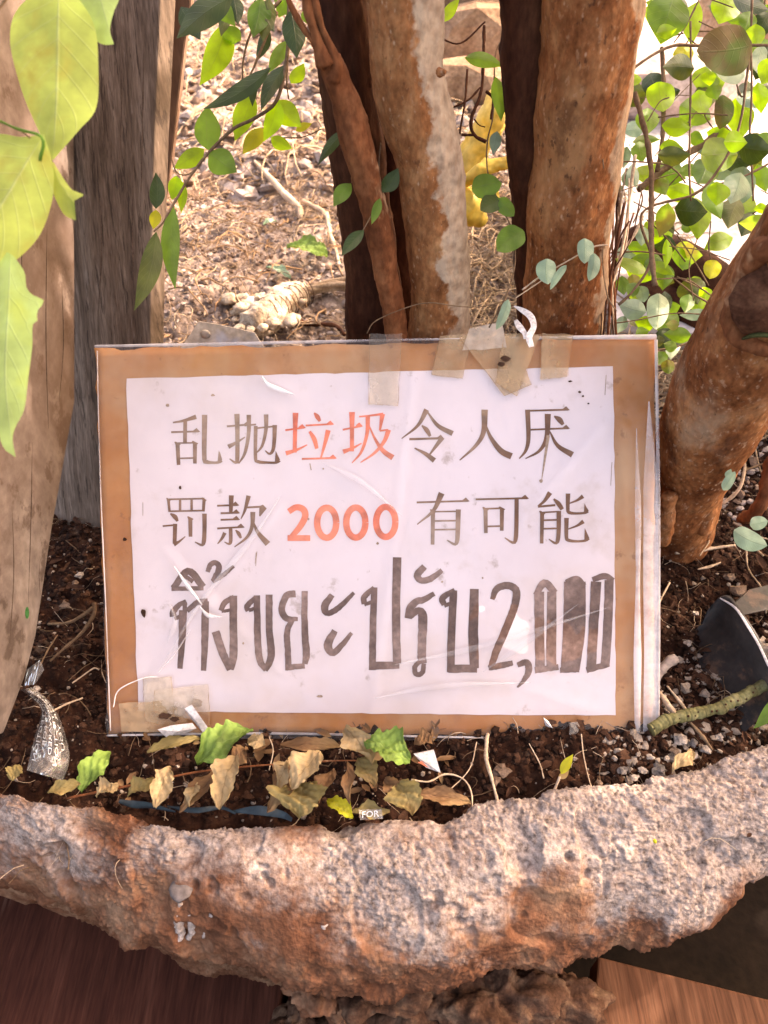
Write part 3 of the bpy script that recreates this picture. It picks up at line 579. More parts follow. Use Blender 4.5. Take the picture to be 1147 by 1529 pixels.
# --- lettering (ribbons on the paper)
M_ink = mat('faded_print', [(.17, .075, .036), (.24, .13, .078), (.36, .25, .18)], 16, 5, .8, 0, pos=[.38, .5, .64])
M_red = mat('faded_red_print', [(.74, .16, .09), (.82, .24, .14), (.84, .34, .23)], 14, 5, .8, 0)
M_mark = mat('marker_ink', [(.11, .06, .046), (.19, .115, .09), (.34, .22, .18)], 34, 7, .75, 0, pos=[.36, .5, .66])
lay = [0]
def ribbon(pts, wd, n=None, jag=0):
    """pixel polyline + widths -> (V, F) on the paper"""
    P = np.array(pts, float); W = np.full(len(P), float(wd)) if np.isscalar(wd) else np.interp(np.linspace(0, 1, len(P)), np.linspace(0, 1, len(wd)), wd)
    Q = np.c_[P, W]
    n = n or max(4, len(P)*5)
    Q = catmull(Q, n) if len(P) > 2 else resample(Q, n)
    T = np.gradient(Q[:, :2], axis=0); T /= np.linalg.norm(T, axis=1)[:, None]+1e-9; N = np.c_[-T[:, 1], T[:, 0]]
    j = 0
    if jag: j = (rng.random((n, 1))-.5)*jag
    L = Q[:, :2]+N*(Q[:, 2:]/2+j); Rr = Q[:, :2]-N*(Q[:, 2:]/2-j*.5)
    lay[0] += 1; off = .00075+.00001*(lay[0] % 14)
    V = []
    for a, b in zip(L, Rr): V += [SB(*a, off), SB(*b, off)]
    return np.array(V), gridf(n, 2).tolist()
def poly2(pts):
    lay[0] += 1; off = .00075+.00001*(lay[0] % 14)
    return np.array([SB(*p, off) for p in pts]), [list(range(len(pts)))]
def Z(ox, oy, s): return lambda p: (ox+p[0]/s, oy+p[1]/s)
z1 = Z(230, 590, 1147/330); z2 = Z(560, 590, 1147/330); z3 = Z(230, 820, 1147/350); z4 = Z(540, 820, 1147/390)
def char(name, zf, s, strokes, m, jag=0, parent=paper):
    parts = []
    for st in strokes:
        k = st[0]
        if k == 'h':      # horizontal with a songti end triangle
            (x0, y0), (x1, y1) = st[1], st[2]; wd = st[3] if len(st) > 3 else 10
            parts.append(ribbon([zf((x0, y0)), zf(((x0+x1)/2, (y0+y1)/2)), zf((x1, y1))], [wd/s, wd/s*.95, wd/s], 5))
            parts.append(poly2([zf((x1-26, y1+wd*.5)), zf((x1-30, y1-4)), zf((x1-12, y1-18)), zf((x1+8, y1+wd*.3))]))
        elif k == 'v':    # vertical with a slanted head
            (x0, y0), (x1, y1) = st[1], st[2]; wd = st[3] if len(st) > 3 else 22
            parts.append(ribbon([zf((x0, y0)), zf((x1, y1))], [wd/s, wd*.86/s], 4))
            parts.append(poly2([zf((x0-wd*.75, y0-8)), zf((x0-wd*.4, y0-9)), zf((x0+wd*.8, y0+5)), zf((x0+wd*.4, y0+12)), zf((x0-wd*.45, y0+9))]))
        elif k == 'p': parts.append(poly2([zf(q) for q in st[1]]))
        elif k == 'e':
            (cx, cy), rx, ry, wd = st[1:]
            parts.append(ribbon([(cx+rx*math.cos(a), cy+ry*math.sin(a)) for a in np.linspace(0, 2*math.pi, 17)], wd, 40))
        else:
            parts.append(ribbon([zf(q) for q in st[1]], [x/s for x in st[2]] if not np.isscalar(st[2]) else st[2]/s, jag=jag))
    V, Fc = merge(parts); return obj(name, V, Fc, m, parent, smooth=False)
s1 = 1147/330
CH = [
 ('printed_character', z1, M_ink, [('s', [(97,142),(150,133),(218,112)], [8,14,24]), ('h', (88,192), (232,188)), ('s', [(161,128),(160,250)], 20), ('v', (121,250), (127,362)), ('v', (212,246), (212,355)), ('s', [(121,249),(215,247)], 8), ('s', [(126,328),(212,326)], 8), ('s', [(262,102),(261,320),(272,345),(300,350),(335,349),(350,338)], [28,24,22,14,14,20]), ('p', [(330,345),(336,287),(344,300),(354,335),(345,350)])]),
 ('printed_character', z1, M_ink, [('h', (378,162), (498,152)), ('s', [(430,97),(433,200),(432,335),(422,350),(392,330)], [28,23,22,14,5]), ('s', [(385,268),(430,245),(472,218)], [24,14,6]), ('s', [(492,102),(491,200),(472,300),(440,355)], [24,20,16,6]), ('s', [(470,158),(530,152)], 9), ('s', [(528,160),(527,320),(540,345),(590,350),(635,350),(652,338)], [20,18,18,13,13,18]), ('p', [(628,345),(632,288),(640,305),(655,335)]), ('s', [(528,172),(625,162)], 9), ('s', [(627,155),(625,230),(618,285),(600,305),(578,288)], [24,20,18,12,5]), ('s', [(582,100),(581,180),(562,262),(530,302)], [24,19,14,6])]),
 ('printed_character', z1, M_red, [('h', (682,182), (782,168)), ('s', [(735,92),(733,180),(731,298)], [30,22,21]), ('s', [(685,302),(740,285),(796,258)], [24,14,6]), ('s', [(832,92),(848,112),(862,136)], [8,24,14]), ('h', (788,158), (928,150)), ('s', [(808,188),(832,228),(846,278)], [14,24,18]), ('s', [(905,182),(888,250),(866,330)], [26,18,8]), ('h', (768,331), (942,326))]),
 ('printed_character', z1, M_red, [('h', (980,180), (1078,160)), ('s', [(1028,88),(1028,180),(1028,292)], [30,22,21]), ('s', [(982,294),(1030,276),(1078,250)], [24,14,6]), ('s', [(1065,112),(1110,108),(1190,98)], [8,9,14]), ('s', [(1186,98),(1178,150),(1172,184)], [26,16,10]), ('s', [(1172,186),(1215,180)], 9), ('s', [(1218,180),(1195,240),(1145,300),(1072,350)], [26,20,14,5]), ('s', [(1110,110),(1106,200),(1076,295),(1028,352)], [24,19,14,5]), ('s', [(1112,150),(1150,232),(1190,290),(1240,325)], [6,14,24,30])]),
 ('printed_character', z2, M_ink, [('s', [(268,76),(222,158),(138,226)], [28,16,5]), ('s', [(272,88),(325,158),(402,200)], [8,20,28]), ('s', [(243,158),(268,182),(286,214)], [8,24,14]), ('h', (178,229), (352,224), 12), ('s', [(348,222),(318,262),(282,310)], [24,18,8]), ('s', [(205,275),(262,305),(308,340)], [7,20,28])]),
 ('printed_character', z2, M_ink, [('s', [(568,76),(562,190),(522,262),(438,338)], [34,26,18,6]), ('s', [(570,150),(600,222),(652,290),(706,318)], [8,20,30,34])]),
 ('printed_character', z2, M_ink, [('h', (790,82), (1002,76)), ('s', [(790,76),(794,222),(780,288),(746,330)], [26,22,16,6]), ('h', (806,180), (1002,172)), ('s', [(895,98),(889,216),(852,288),(778,330)], [32,24,16,5]), ('s', [(904,188),(945,262),(1022,310)], [7,20,32]), ('s', [(928,110),(955,128),(974,154)], [8,28,16])]),
 ('printed_character', z1, M_ink, [('v', (74,542), (80,606), 15), ('v', (260,540), (256,604), 17), ('s', [(72,541),(262,537)], 9), ('s', [(80,603),(256,599)], 9), ('s', [(135,541),(135,602)], 13), ('s', [(195,540),(195,600)], 13), ('s', [(84,615),(108,632),(122,655)], [8,24,12]), ('s', [(44,680),(112,674)], 9), ('s', [(109,668),(106,772)], [22,20]), ('s', [(102,776),(130,760),(162,734)], [22,12,5]), ('v', (188,638), (189,735), 22), ('s', [(262,615),(262,700),(258,762),(246,778),(212,762)], [24,22,22,14,5])]),
 ('printed_character', z1, M_ink, [('s', [(402,520),(399,610)], [26,18]), ('h', (328,574), (436,570)), ('h', (346,613), (440,610)), ('h', (346,647), (440,644)), ('h', (328,692), (464,684)), ('s', [(398,690),(398,758),(388,772),(366,762)], [19,19,12,4]), ('s', [(368,714),(352,745),(330,772)], [20,14,5]), ('s', [(424,700),(440,718),(452,742)], [6,20,12]), ('s', [(492,522),(472,598),(452,642)], [24,14,5]), ('s', [(480,583),(572,578)], 10), ('p', [(548,576),(566,568),(586,588),(552,630),(546,626)]), ('s', [(514,606),(510,680),(482,738),(418,788)], [26,20,14,5]), ('s', [(512,648),(540,712),(592,772)], [6,20,32])]),
 ('printed_digit', z1, M_red, [('s', [(700,604),(738,582),(775,592),(786,628),(760,680),(712,738)], [30,32,34,34,32,26]), ('s', [(694,741),(812,741)], 30)]),
 ('printed_digit', z1, M_red, [('e', (488.2, 780.3), 14.3, 22.4, 9.6)]),
 ('printed_digit', z1, M_red, [('e', (531.6, 780.0), 14.3, 22.4, 9.6)]),
 ('printed_digit', z1, M_red, [('e', (576.2, 779.0), 14.3, 22.4, 9.6)]),
 ('printed_character', z2, M_ink, [('h', (216,556), (482,548)), ('s', [(345,508),(302,598),(218,670)], [32,18,5]), ('v', (300,600), (298,774)), ('s', [(300,604),(432,602)], 8), ('s', [(431,592),(428,700),(424,756),(410,772),(372,750)], [26,24,22,15,5]), ('s', [(300,652),(426,650)], 9), ('s', [(300,697),(426,695)], 9)]),
 ('printed_character', z2, M_ink, [('h', (520,540), (788,534)), ('v', (571,588), (573,714)), ('v', (656,586), (655,702)), ('s', [(571,589),(656,586)], 9), ('s', [(574,680),(654,678)], 9), ('s', [(732,536),(731,660),(727,742),(713,764),(670,738)], [22,22,22,15,5])]),
 ('printed_character', z2, M_ink, [('s', [(905,505),(876,548),(843,576)], [26,16,10]), ('s', [(842,578),(932,570)], 11), ('s', [(924,538),(948,562),(968,592)], [9,24,20]), ('v', (864,608), (861,768), 21), ('s', [(864,608),(950,603)], 8), ('s', [(950,600),(949,700),(944,752),(931,766),(898,745)], [24,22,21,14,5]), ('s', [(865,648),(946,646)], 9), ('s', [(865,692),(946,690)], 9), ('s', [(998,510),(997,590),(1004,608),(1040,613),(1085,610),(1100,600)], [24,19,18,13,13,18]), ('p', [(1080,606),(1084,560),(1092,578),(1106,600)]), ('s', [(1076,524),(1045,545),(1003,562)], [22,12,6]), ('s', [(990,636),(989,730),(997,750),(1040,757),(1088,753),(1104,740)], [24,19,18,13,13,18]), ('p', [(1082,750),(1084,688),(1094,708),(1108,740)]), ('s', [(1078,654),(1045,676),(998,694)], [22,12,6])]),
]
for nm, zf, m, st in CH: char(nm, zf, s1, st, m)
s3, s4 = 1147/350, 1147/390
TH3 = [
 [('s', [(92,192),(168,108),(240,186)], [30,36,34]), ('s', [(84,194),(242,192)], 22), ('s', [(150,130),(190,160)], 20)],
 [('s', [(262,112),(276,78),(302,66),(318,96),(288,158)], [22,26,26,30,26]), ('s', [(284,158),(330,132),(392,84)], [24,24,16])],
 [('s', [(92,332),(92,308),(120,276),(156,254)], [34,30,26,18]), ('s', [(98,342),(145,318),(150,262)], [18,22,22]), ('s', [(140,300),(136,420),(124,588)], [40,36,26]), ('s', [(160,304),(212,262),(262,256)], [24,28,30]), ('s', [(250,256),(248,420),(240,598)], [36,36,26])],
 [('s', [(326,302),(346,262),(392,234)], [24,28,22]), ('s', [(330,306),(372,298)], 16), ('s', [(388,228),(388,400),(388,520),(374,592)], [38,38,40,30]), ('s', [(372,592),(334,508),(300,404)], [34,40,40])],
 [('s', [(462,302),(456,278),(502,234)], [26,28,24]), ('s', [(464,300),(500,288)], 18), ('s', [(503,226),(508,450),(518,548),(548,592)], [32,34,34,26]), ('s', [(542,594),(572,528),(564,380),(564,222)], [26,36,34,34])],
 [('s', [(694,218),(650,226),(626,290),(648,338),(704,342)], [34,34,32,32,20]), ('s', [(676,348),(652,400),(654,480),(658,594)], [26,30,30,32]), ('s', [(648,580),(738,572)], [30,26]), ('s', [(738,562),(746,506),(738,400),(738,204)], [26,36,32,30])],
 [('s', [(872,222),(836,278),(852,314),(908,282),(980,212)], [28,38,30,28,18])],
 [('s', [(886,398),(852,464),(872,508),(918,470),(968,408)], [30,42,34,28,18])]]
TH4 = [
 [('s', [(12,240),(12,208),(56,168)], [24,26,22]), ('s', [(12,242),(50,228)], 16), ('s', [(56,166),(50,350),(48,530)], [28,30,30]), ('s', [(38,510),(166,508)], [36,32]), ('s', [(156,500),(151,300),(157,34)], [36,36,38])],
 [('s', [(276,74),(244,112),(262,136),(306,126),(352,90)], [28,32,28,28,20])],
 [('s', [(204,302),(214,256),(242,226),(272,220),(318,192)], [32,34,30,28,20]), ('s', [(212,296),(246,268),(268,292),(265,400),(264,470),(268,500)], [20,32,40,38,38,36]), ('s', [(262,486),(234,514),(240,546),(266,540),(274,500)], [18,22,22,22,20])],
 [('s', [(362,242),(354,212),(408,178)], [24,28,22]), ('s', [(362,246),(396,234)], 18), ('s', [(402,178),(394,350),(390,538)], [34,34,34]), ('s', [(380,522),(506,522)], [38,34]), ('s', [(495,520),(489,380),(493,172)], [40,44,38])],
 [('s', [(572,218),(590,174),(636,156),(676,180),(670,244),(630,350),(588,450),(566,518)], [20,30,32,34,34,34,32,26]), ('s', [(556,518),(610,508),(662,496)], [24,28,22])],
 [('s', [(682,506),(722,494),(732,530),(712,570),(682,604)], [22,30,30,20,8])],
 [('s', [(776,184),(778,350),(782,522)], [44,42,42]), ('s', [(832,184),(830,350),(830,520)], [40,44,44]), ('s', [(762,200),(800,146),(846,190)], [26,34,30]), ('s', [(758,528),(862,514)], [28,26])],
 [('s', [(910,140),(906,350),(896,526)], [48,50,50]), ('s', [(956,140),(952,350),(932,526)], [48,52,44]), ('s', [(892,142),(940,130),(974,160)], [20,30,24]), ('s', [(868,528),(952,524)], [24,26])],
 [('s', [(1026,140),(1014,350),(1004,524)], [46,42,42]), ('s', [(1084,134),(1076,350),(1066,506)], [40,40,40]), ('s', [(1010,132),(1062,116),(1102,136)], [22,28,24]), ('s', [(984,528),(1084,500)], [26,26])]]
for st in TH3: char('handwritten_letter', z3, s3, st, M_mark, jag=.9)
for st in TH4: char('handwritten_letter', z4, s4, st, M_mark, jag=.9)
# stains, holes and ticks on paper and card
M_hole = mat('dark_hole', [(.03, .015, .01), (.08, .04, .025)], 80)
M_stain = mat('brown_stain', [(.30, .19, .12), (.42, .30, .21)], 60)
def blob(px, py, rx, ry, m, name, off=.0010, n=14, parent=None):
    P = [(px+rx*math.cos(a)*random.uniform(.7, 1.2), py+ry*math.sin(a)*random.uniform(.7, 1.2)) for a in np.linspace(0, 2*math.pi, n, endpoint=False)]
    return obj(name, [SB(*p, off) for p in P], [list(range(n))], m, parent or sg, smooth=False)
for a in ((215,915,4,6.5),(753,537,7,5),(747,545,5,4),(187,805,3,3),(850,570,3,1.6),(864,586,2.6,2),(869,592,2,1.6),(877,603,1.8,1.4),(270,728,2,2.6),(820,1074,9,4),(247,1068,10,5),(262,1072,7,4)): blob(*a, M_hole, 'hole', .0046 if a[1] < 560 or a[1] > 1060 else .0024)
for a in ((461,775,1.6,1.6),(807,718,3,3),(483,700,1.4,1.4),(564,811,2,2),(363,961,1.6,2),(250,605,3,2.6),(318,590,3,2),(255,1065,20,9),(290,1052,12,7),(660,868,1.6,1.6),(478,1040,5,2),(720,862,1.5,1.5)): blob(*a, M_stain, 'stain', .0009)
for pts, wd in ([(818,650),(812,690),(808,716)], [5, 3, 1]), ([(905,560),(903,590)], 1), ([(383,825),(381,842)], [1.6, .5]), ([(463,692),(465,702)], 1.4), ([(384,823),(382,845)], .8), ([(913,690),(911,725)], .8), ([(213,750),(213,770)],.8):
    lay[0] = 3; v, f_ = ribbon(pts, wd); obj('stain', v, f_, M_stain, sg)

# --- clear film and tape
def film_mat(name, dust_haze, dcol, rough=.12, lo=.45, hi=.75, base=.0, bump=.35, tint=(1, 1, 1), gloss=.6, bscale=14):
    m = bpy.data.materials.new(name); m.use_nodes = True; n = m.node_tree.nodes; l = m.node_tree.links; n.remove(n['Principled BSDF'])
    tr = n.new('ShaderNodeBsdfTransparent'); tr.inputs[0].default_value = (*tint, 1); gl = n.new('ShaderNodeBsdfGlossy'); gl.inputs['Roughness'].default_value = rough
    df = n.new('ShaderNodeBsdfDiffuse'); df.inputs[0].default_value = (*dcol, 1)
    fr = n.new('ShaderNodeFresnel'); fr.inputs[0].default_value = 1.45
    tc = n.new('ShaderNodeTexCoord'); mp = n.new('ShaderNodeMapping'); mp.inputs['Rotation'].default_value = (0, 0, .5); mp.inputs['Scale'].default_value = (1, .35, .35); l.new(tc.outputs['Object'], mp.inputs[0])
    nb = n.new('ShaderNodeTexNoise'); nb.inputs['Scale'].default_value = bscale; nb.inputs['Detail'].default_value = 4; nb.inputs['Distortion'].default_value = 1.2; l.new(mp.outputs[0], nb.inputs['Vector'])
    bp = n.new('ShaderNodeBump'); bp.inputs['Strength'].default_value = bump; bp.inputs['Distance'].default_value = .004; l.new(nb.outputs[0], bp.inputs['Height'])
    l.new(bp.outputs[0], gl.inputs['Normal']); l.new(bp.outputs[0], fr.inputs['Normal'])
    ml = n.new('ShaderNodeMath'); ml.operation = 'MULTIPLY'; ml.inputs[1].default_value = gloss; l.new(fr.outputs[0], ml.inputs[0])
    m1 = n.new('ShaderNodeMixShader'); l.new(ml.outputs[0], m1.inputs[0]); l.new(tr.outputs[0], m1.inputs[1]); l.new(gl.outputs[0], m1.inputs[2])
    nd = n.new('ShaderNodeTexNoise'); nd.inputs['Scale'].default_value = 16; nd.inputs['Detail'].default_value = 7; nd.inputs['Roughness'].default_value = .65; l.new(tc.outputs['Object'], nd.inputs['Vector'])
    mr = n.new('ShaderNodeMapRange'); mr.inputs[1].default_value = lo; mr.inputs[2].default_value = hi; mr.inputs[3].default_value = base; mr.inputs[4].default_value = dust_haze; l.new(nd.outputs[0], mr.inputs[0])
    m2 = n.new('ShaderNodeMixShader'); l.new(mr.outputs[0], m2.inputs[0]); l.new(m1.outputs[0], m2.inputs[1]); l.new(df.outputs[0], m2.inputs[2]); l.new(m2.outputs[0], n['Material Output'].inputs[0])
    return m
M_film = film_mat('clear_film', .10, (.86, .78, .74), base=.02, lo=.5, hi=.85, bump=.14, bscale=7, rough=.2)  # pale haze in the colour stands for glare on the film
M_fold = film_mat('film_fold', .6, (.88, .82, .82), base=.15, lo=.38, hi=.6)
M_tape = film_mat('old_tape', .5, (.55, .40, .25), base=.05, tint=(.97, .90, .79), rough=.2, bump=.8, bscale=30, lo=.42, hi=.62)
M_tape2 = film_mat('pale_tape', .5, (.72, .62, .52), base=.08, tint=(.97, .93, .85), rough=.25, bump=.8, bscale=30, lo=.42, hi=.62)
M_tedge = mat('tape_edge_dirt', [(.2, .12, .07), (.36, .24, .15)], 80)
# film: front sheet with creases
v, f_, uv, px = quad_sheet([(146,514),(983,500),(979,1106),(158,1102)], 130, 100, .0018, 1.5, 8, .0009, 120)
cre = [((270,850),(330,915),14),((235,1000),(420,760),9),((395,560),(440,590),12),((560,520),(540,620),10),((930,640),(960,1090),10),((700,1000),(900,1060),10),((250,820),(420,1000),8),((620,560),(560,1060),7),((170,1040),(260,1000),8),((780,780),(900,640),9)]
for (ax, ay), (bx, by), wd in cre:
    a = np.array([ax, ay]); d = np.array([bx-ax, by-ay], float); L = np.linalg.norm(d); d /= L; q = px-a; tt = np.clip(q@d, 0, L); dist = np.linalg.norm(q-tt[:, None]*d, axis=1)
    v = v+SN*(np.exp(-(dist/wd)**2)*.0012)[:, None]
film = obj('clear_film', v, f_, M_film, sg, uv=uv)
M_glint = film_mat('film_crease_glint', .8, (.95, .93, .92), base=.1, lo=.38, hi=.6)  # white colour stands for light glinting along the creases
def strip(pts, wd, m, name, off=.0034, nzo=.0006, seed=0):
    P = catmull(np.array(pts, float), 24); W = np.interp(np.linspace(0, 1, 24), np.linspace(0, 1, len(wd)), wd); T = np.gradient(P, axis=0); T /= np.linalg.norm(T, axis=1)[:, None]; N = np.c_[-T[:, 1], T[:, 0]]
    V = []
    for i in range(24):
        for k, q in enumerate((-.5, 0, .5)): V.append(SB(*(P[i]+N[i]*W[i]*q), off+(nzo*2 if k == 1 else 0)))
    return obj(name, V, gridf(24, 3), m, sg)
strip([(262,845),(280,872),(303,902)], [1, 7, 2], M_glint, 'film_crease_glint'); strip([(300,905),(312,918),(332,920)], [2, 7, 1], M_glint, 'film_crease_glint')
strip([(392,562),(400,574),(418,582),(440,590)], [1, 7, 6, 1], M_glint, 'film_crease_glint')
M_veil = film_mat('film_glare_veil', .2, (.95, .92, .92), base=.02, lo=.35, hi=.6)  # faint white strips stand for soft glare along the creases
for q in ([(420,740),(380,800),(300,900),(240,1000)], [(560,1040),(660,1022),(790,1016)], [(590,990),(720,962),(905,905)], [(720,1000),(780,960),(860,900)], [(480,690),(540,720),(600,770)], [(250,960),(262,930),(255,900)]): strip(q, [1, 9, 6, 1], M_veil, 'film_crease_glint')
strip([(170,1055),(178,1030),(215,1012),(236,1010)], [1, 2, 1.5, 1], M_glint, 'film_crease_glint'); strip([(236,1004),(262,975),(285,940)], [1,3,1], M_fold, 'film_crease_glint')

for x, y0, y1, wd in ((967,600,1100,[2, 22, 22, 18, 22]), (978,508,1100,[5,5,8,8,5]), (948,640,1096,[.5,10,6,12,8])):
    strip([(x, y0), (x+2, y0+(y1-y0)*.3), (x+1, y0+(y1-y0)*.6), (x+1, y1)], wd, M_fold, 'film_fold', .003)
strip([(142,517),(400,512),(700,506),(980,503)], [4, 5, 3, 8], M_fold, 'film_fold', .0014); strip([(158,1100),(400,1096),(700,1100),(976,1103)], [3, 4, 3, 8], M_fold, 'film_fold', .0012)
strip([(146,524),(150,700),(158,900),(164,1092)], [1, 2, 1, 2], M_fold, 'film_fold', .002)
def tape(c4, m, name='tape', off=.0026, seed=0, edge=True):
    v, f_, uv, px = quad_sheet(c4, 22, 22, off, 1.2, seed, .0006, 14); o = obj(name, v, f_, m, sg, uv=uv)
    if edge:
        c = c4
        for a, b in ((0, 3), (1, 2), (3, 2)):
            lay[0] = 2; P = resample(np.array([c[a], c[b]], float), 14); P[1:-1] += (rng.random((12, 2))-.5)*1.4
            V = []
            for i, q in enumerate(P):
                ww = random.uniform(.1, .9); nx_ = np.array([c[b][1]-c[a][1], c[a][0]-c[b][0]], float); nx_ /= np.linalg.norm(nx_); V += [SB(*(q-nx_*ww*.5), off+.0009), SB(*(q+nx_*ww*.5), off+.0009)]
            obj('tape_edge', V, gridf(14, 2), M_tedge, o)
tape([(552,500),(600,499),(594,606),(551,604)], M_tape2, seed=1); tape([(657,503),(705,500),(690,566),(644,560)], M_tape, seed=2)
tape([(685,505),(760,498),(792,575),(752,592)], M_tape, off=.0031, seed=3); tape([(752,500),(806,500),(770,592),(738,572)], M_tape, off=.0036, seed=4)
tape([(808,498),(854,500),(846,563),(806,568)], M_tape, seed=5); tape([(700,492),(748,482),(756,520),(690,525)], M_tape2, off=.004, seed=6, edge=False)
tape([(214,1012),(256,1010),(262,1088),(216,1078)], M_tape2, seed=7); tape([(232,1030),(312,1022),(314,1082),(230,1062)], M_tape2, off=.0032, seed=8)
tape([(178,1050),(250,1046),(300,1094),(182,1092)], M_tape, off=.0036, seed=9, edge=False)
# silvery torn plastic in the lower left corner and at the right bottom hole
M_foil = mat('torn_plastic', [(.5, .46, .44), (.8, .77, .76)], 60, 5, .35, .6, 200, .001, spec=.6)
def scrap(pts, off, h, m, name, parent, seed=0):
    n = len(pts); V = [SB(a, b, off+h*random.random()) for a, b in pts]; c = np.mean(V, 0)+SN*h*.7; V.append(c)
    return obj(name, V, [[i, (i+1) % n, n] for i in range(n)], m, parent, smooth=False)
scrap([(277,1056),(288,1050),(302,1066),(314,1086),(306,1094),(296,1082),(286,1070)], .005, .003, M_foil, 'torn_film', sg)
scrap([(238,1086),(258,1080),(290,1076),(296,1084),(282,1092),(262,1094),(252,1100)], .005, .003, M_foil, 'torn_film', sg)
scrap([(808,1066),(816,1072),(822,1082),(812,1080)], .004, .002, M_foil, 'torn_film', sg); scrap([(846,1074),(858,1072),(862,1080),(858,1096),(846,1097),(848,1084)], .004, .002, M_tape2, 'torn_film', sg)
# hanging film rag under the lower right edge
V = [S(870, 1112, .002), S(905, 1104, .004), S(940, 1106, .006), S(962, 1118, .008), S(940, 1116, .004), S(910, 1113, .006), S(885, 1122, .004)]
obj('torn_film', V, [[0, 1, 6], [1, 5, 6], [1, 2, 5], [2, 4, 5], [2, 3, 4]], M_foil, sg, smooth=False)
# white torn strip tied at the top
t = thing('torn_strip', S(785, 505), 'torn white plastic strip curling over the top edge of the sign', 'plastic strip')
def ribbon3(pts, wd, m, name, parent, nrm=None, seg=30):
    P = catmull(np.c_[np.array(pts), np.array(wd)], seg); T = np.gradient(P[:, :3], axis=0); T /= np.linalg.norm(T, axis=1)[:, None]; n_ = -FW if nrm is None else nrm
    V = []
    for p, tt in zip(P, T):
        s_ = np.cross(tt, n_); s_ /= np.linalg.norm(s_); V += [p[:3]-s_*p[3]/2, p[:3]+n_*.0006, p[:3]+s_*p[3]/2]
    return obj(name, V, gridf(seg, 3), m, parent)
M_white = mat('white_plastic', [(.6, .55, .52), (.8, .76, .74)], 60, 4, .5, .3)
ribbon3([Dp(768,457,.472), Dp(778,462,.465), Dp(792,472,.46), Dp(797,488,.455), Dp(790,503,.452), Dp(794,518,.45)], [.001, .003, .0042, .0035, .004, .003], M_white, 'strip_band', t)
ribbon3([Dp(770,478,.462), Dp(776,488,.458), Dp(783,497,.455), Dp(786,506,.452)], [.0025, .004, .003, .003], M_white, 'strip_band', t)

# ------------------------------------------------------------------ leaves
def leaf_grid(mid, left, right, dep, fold=.1, n=22, m=9, curl=0, tipd=0, wave=0, seed=0, side=0):
    """traced outlines in pixels; dep base distance; gives a relief in real depth"""
    Mi, L, Rr = [catmull(np.array(q, float), n) for q in (mid, left, right)]
    V = []; uv = []
    size = np.linalg.norm(Mi[0]-Mi[-1])*dep/F
    for i in range(n):
        v = i/(n-1)
        for j in range(m):
            u = j/(m-1); a = (1-u*2) if u < .5 else (u*2-1); e = L[i] if u < .5 else Rr[i]
            p = Mi[i]*(1-a)+e*a; wpx = np.linalg.norm(e-Mi[i])*dep/F
            d = dep + fold*a*wpx + tipd*v*size + curl*size*(v-.5)**2*4 + side*(u-.5)*2*wpx + wave*wpx*math.sin(v*14+seed+(3 if u < .5 else 0))*a*.5
            V.append(Dp(p[0], p[1], d)); uv.append((u, v))
    return np.array(V), gridf(n, m), np.array(uv)
def leafpx(base, tip, w, dep, fold=.25, shape='o', bend=None, tipd=0, curl=0, wave=.15, seed=0, n=16, m=7, side=0):
    b, t = np.array(base, float), np.array(tip, float); d = t-b; L = np.linalg.norm(d); d /= L; N = np.array([-d[1], d[0]])
    bend = random.uniform(-.08, .08) if bend is None else bend
    vs_ = np.linspace(0, 1, 10); mid = [b+d*L*v+N*L*bend*4*v*(1-v) for v in vs_]
    if shape == 'o': pr = [0, .5, .82, .97, 1, .93, .78, .55, .27, 0]
    elif shape == 'r': pr = [.12, .72, .94, 1, 1, .97, .88, .72, .45, .0]
    else: pr = [0, .38, .68, .88, 1, .95, .8, .55, .25, 0]
    k1, k2 = random.uniform(.85, 1.1), random.uniform(.85, 1.1)
    left = [mid[i]+N*w/2*pr[i]*k1 for i in range(10)]; right = [mid[i]-N*w/2*pr[i]*k2 for i in range(10)]
    return leaf_grid(mid, left, right, dep, fold, n, m, curl, tipd, wave, seed, side)
def add_leaf(parent, base, tip, w, dep, key, name='leaf', **k):
    v, f_, uv = leafpx(base, tip, w, dep, seed=random.random()*9, **k); return obj(name, v, f_, LM[key], parent, uv=uv)
def stem(parent, pts, dep, rpx, name='stem', m=None, seg=None):
    P = [Dp(a, b, dep if np.isscalar(dep) else dd) for (a, b), dd in zip(pts, [dep]*len(pts) if np.isscalar(dep) else dep)]
    rr = [rpx*depth(p)/F for p in P] if np.isscalar(rpx) else [r*depth(p)/F for r, p in zip(rpx, P)]
    v, f_ = tube(P, rr, 7, seg or len(P)*6, nz=min(rr)*.3, nsc=300); return obj(name, v, f_, m or M_twig, parent)
# big near leaves at the left
def q5(*p): return [(a/3.823, b/3.823) for a, b in p]
def q6(*p): return [(a/3.823, 350+b/3.823) for a, b in p]
fp = thing('leafy_branch', Dp(-40, 200, .27), 'large yellow-green leaves hanging close in at the left edge', 'branch')
def near(mid, left, right, dep, key, **k):
    v, f_, uv = leaf_grid(mid, left, right, dep, n=40, m=15, **k); obj('leaf', v, f_, LM[key], fp, uv=uv)
near(q5((340,-120),(332,100),(328,400),(318,650),(302,912)), q5((330,-125),(110,40),(58,230),(120,500),(200,700),(302,915)), q5((350,-125),(530,120),(562,400),(548,620),(450,745),(302,915)), .285, 'F', fold=.22, curl=.05, wave=.06)
near(q5((250,770),(150,930),(0,1180),(-180,1420)), q5((245,770),(120,782),(-60,790),(-260,1100),(-200,1440)), q5((252,772),(305,960),(292,1170),(200,1380),(0,1530),(-180,1440)), .275, 'F', fold=.18, tipd=-.1, wave=.05)
near(q5((300,925),(340,1040),(425,1150)), q5((290,930),(295,1070),(345,1190),(380,1235),(432,1258)), q5((305,925),(370,1030),(425,1095),(478,1112),(420,1150),(415,1180),(434,1256)), .28, 'F', fold=.2)
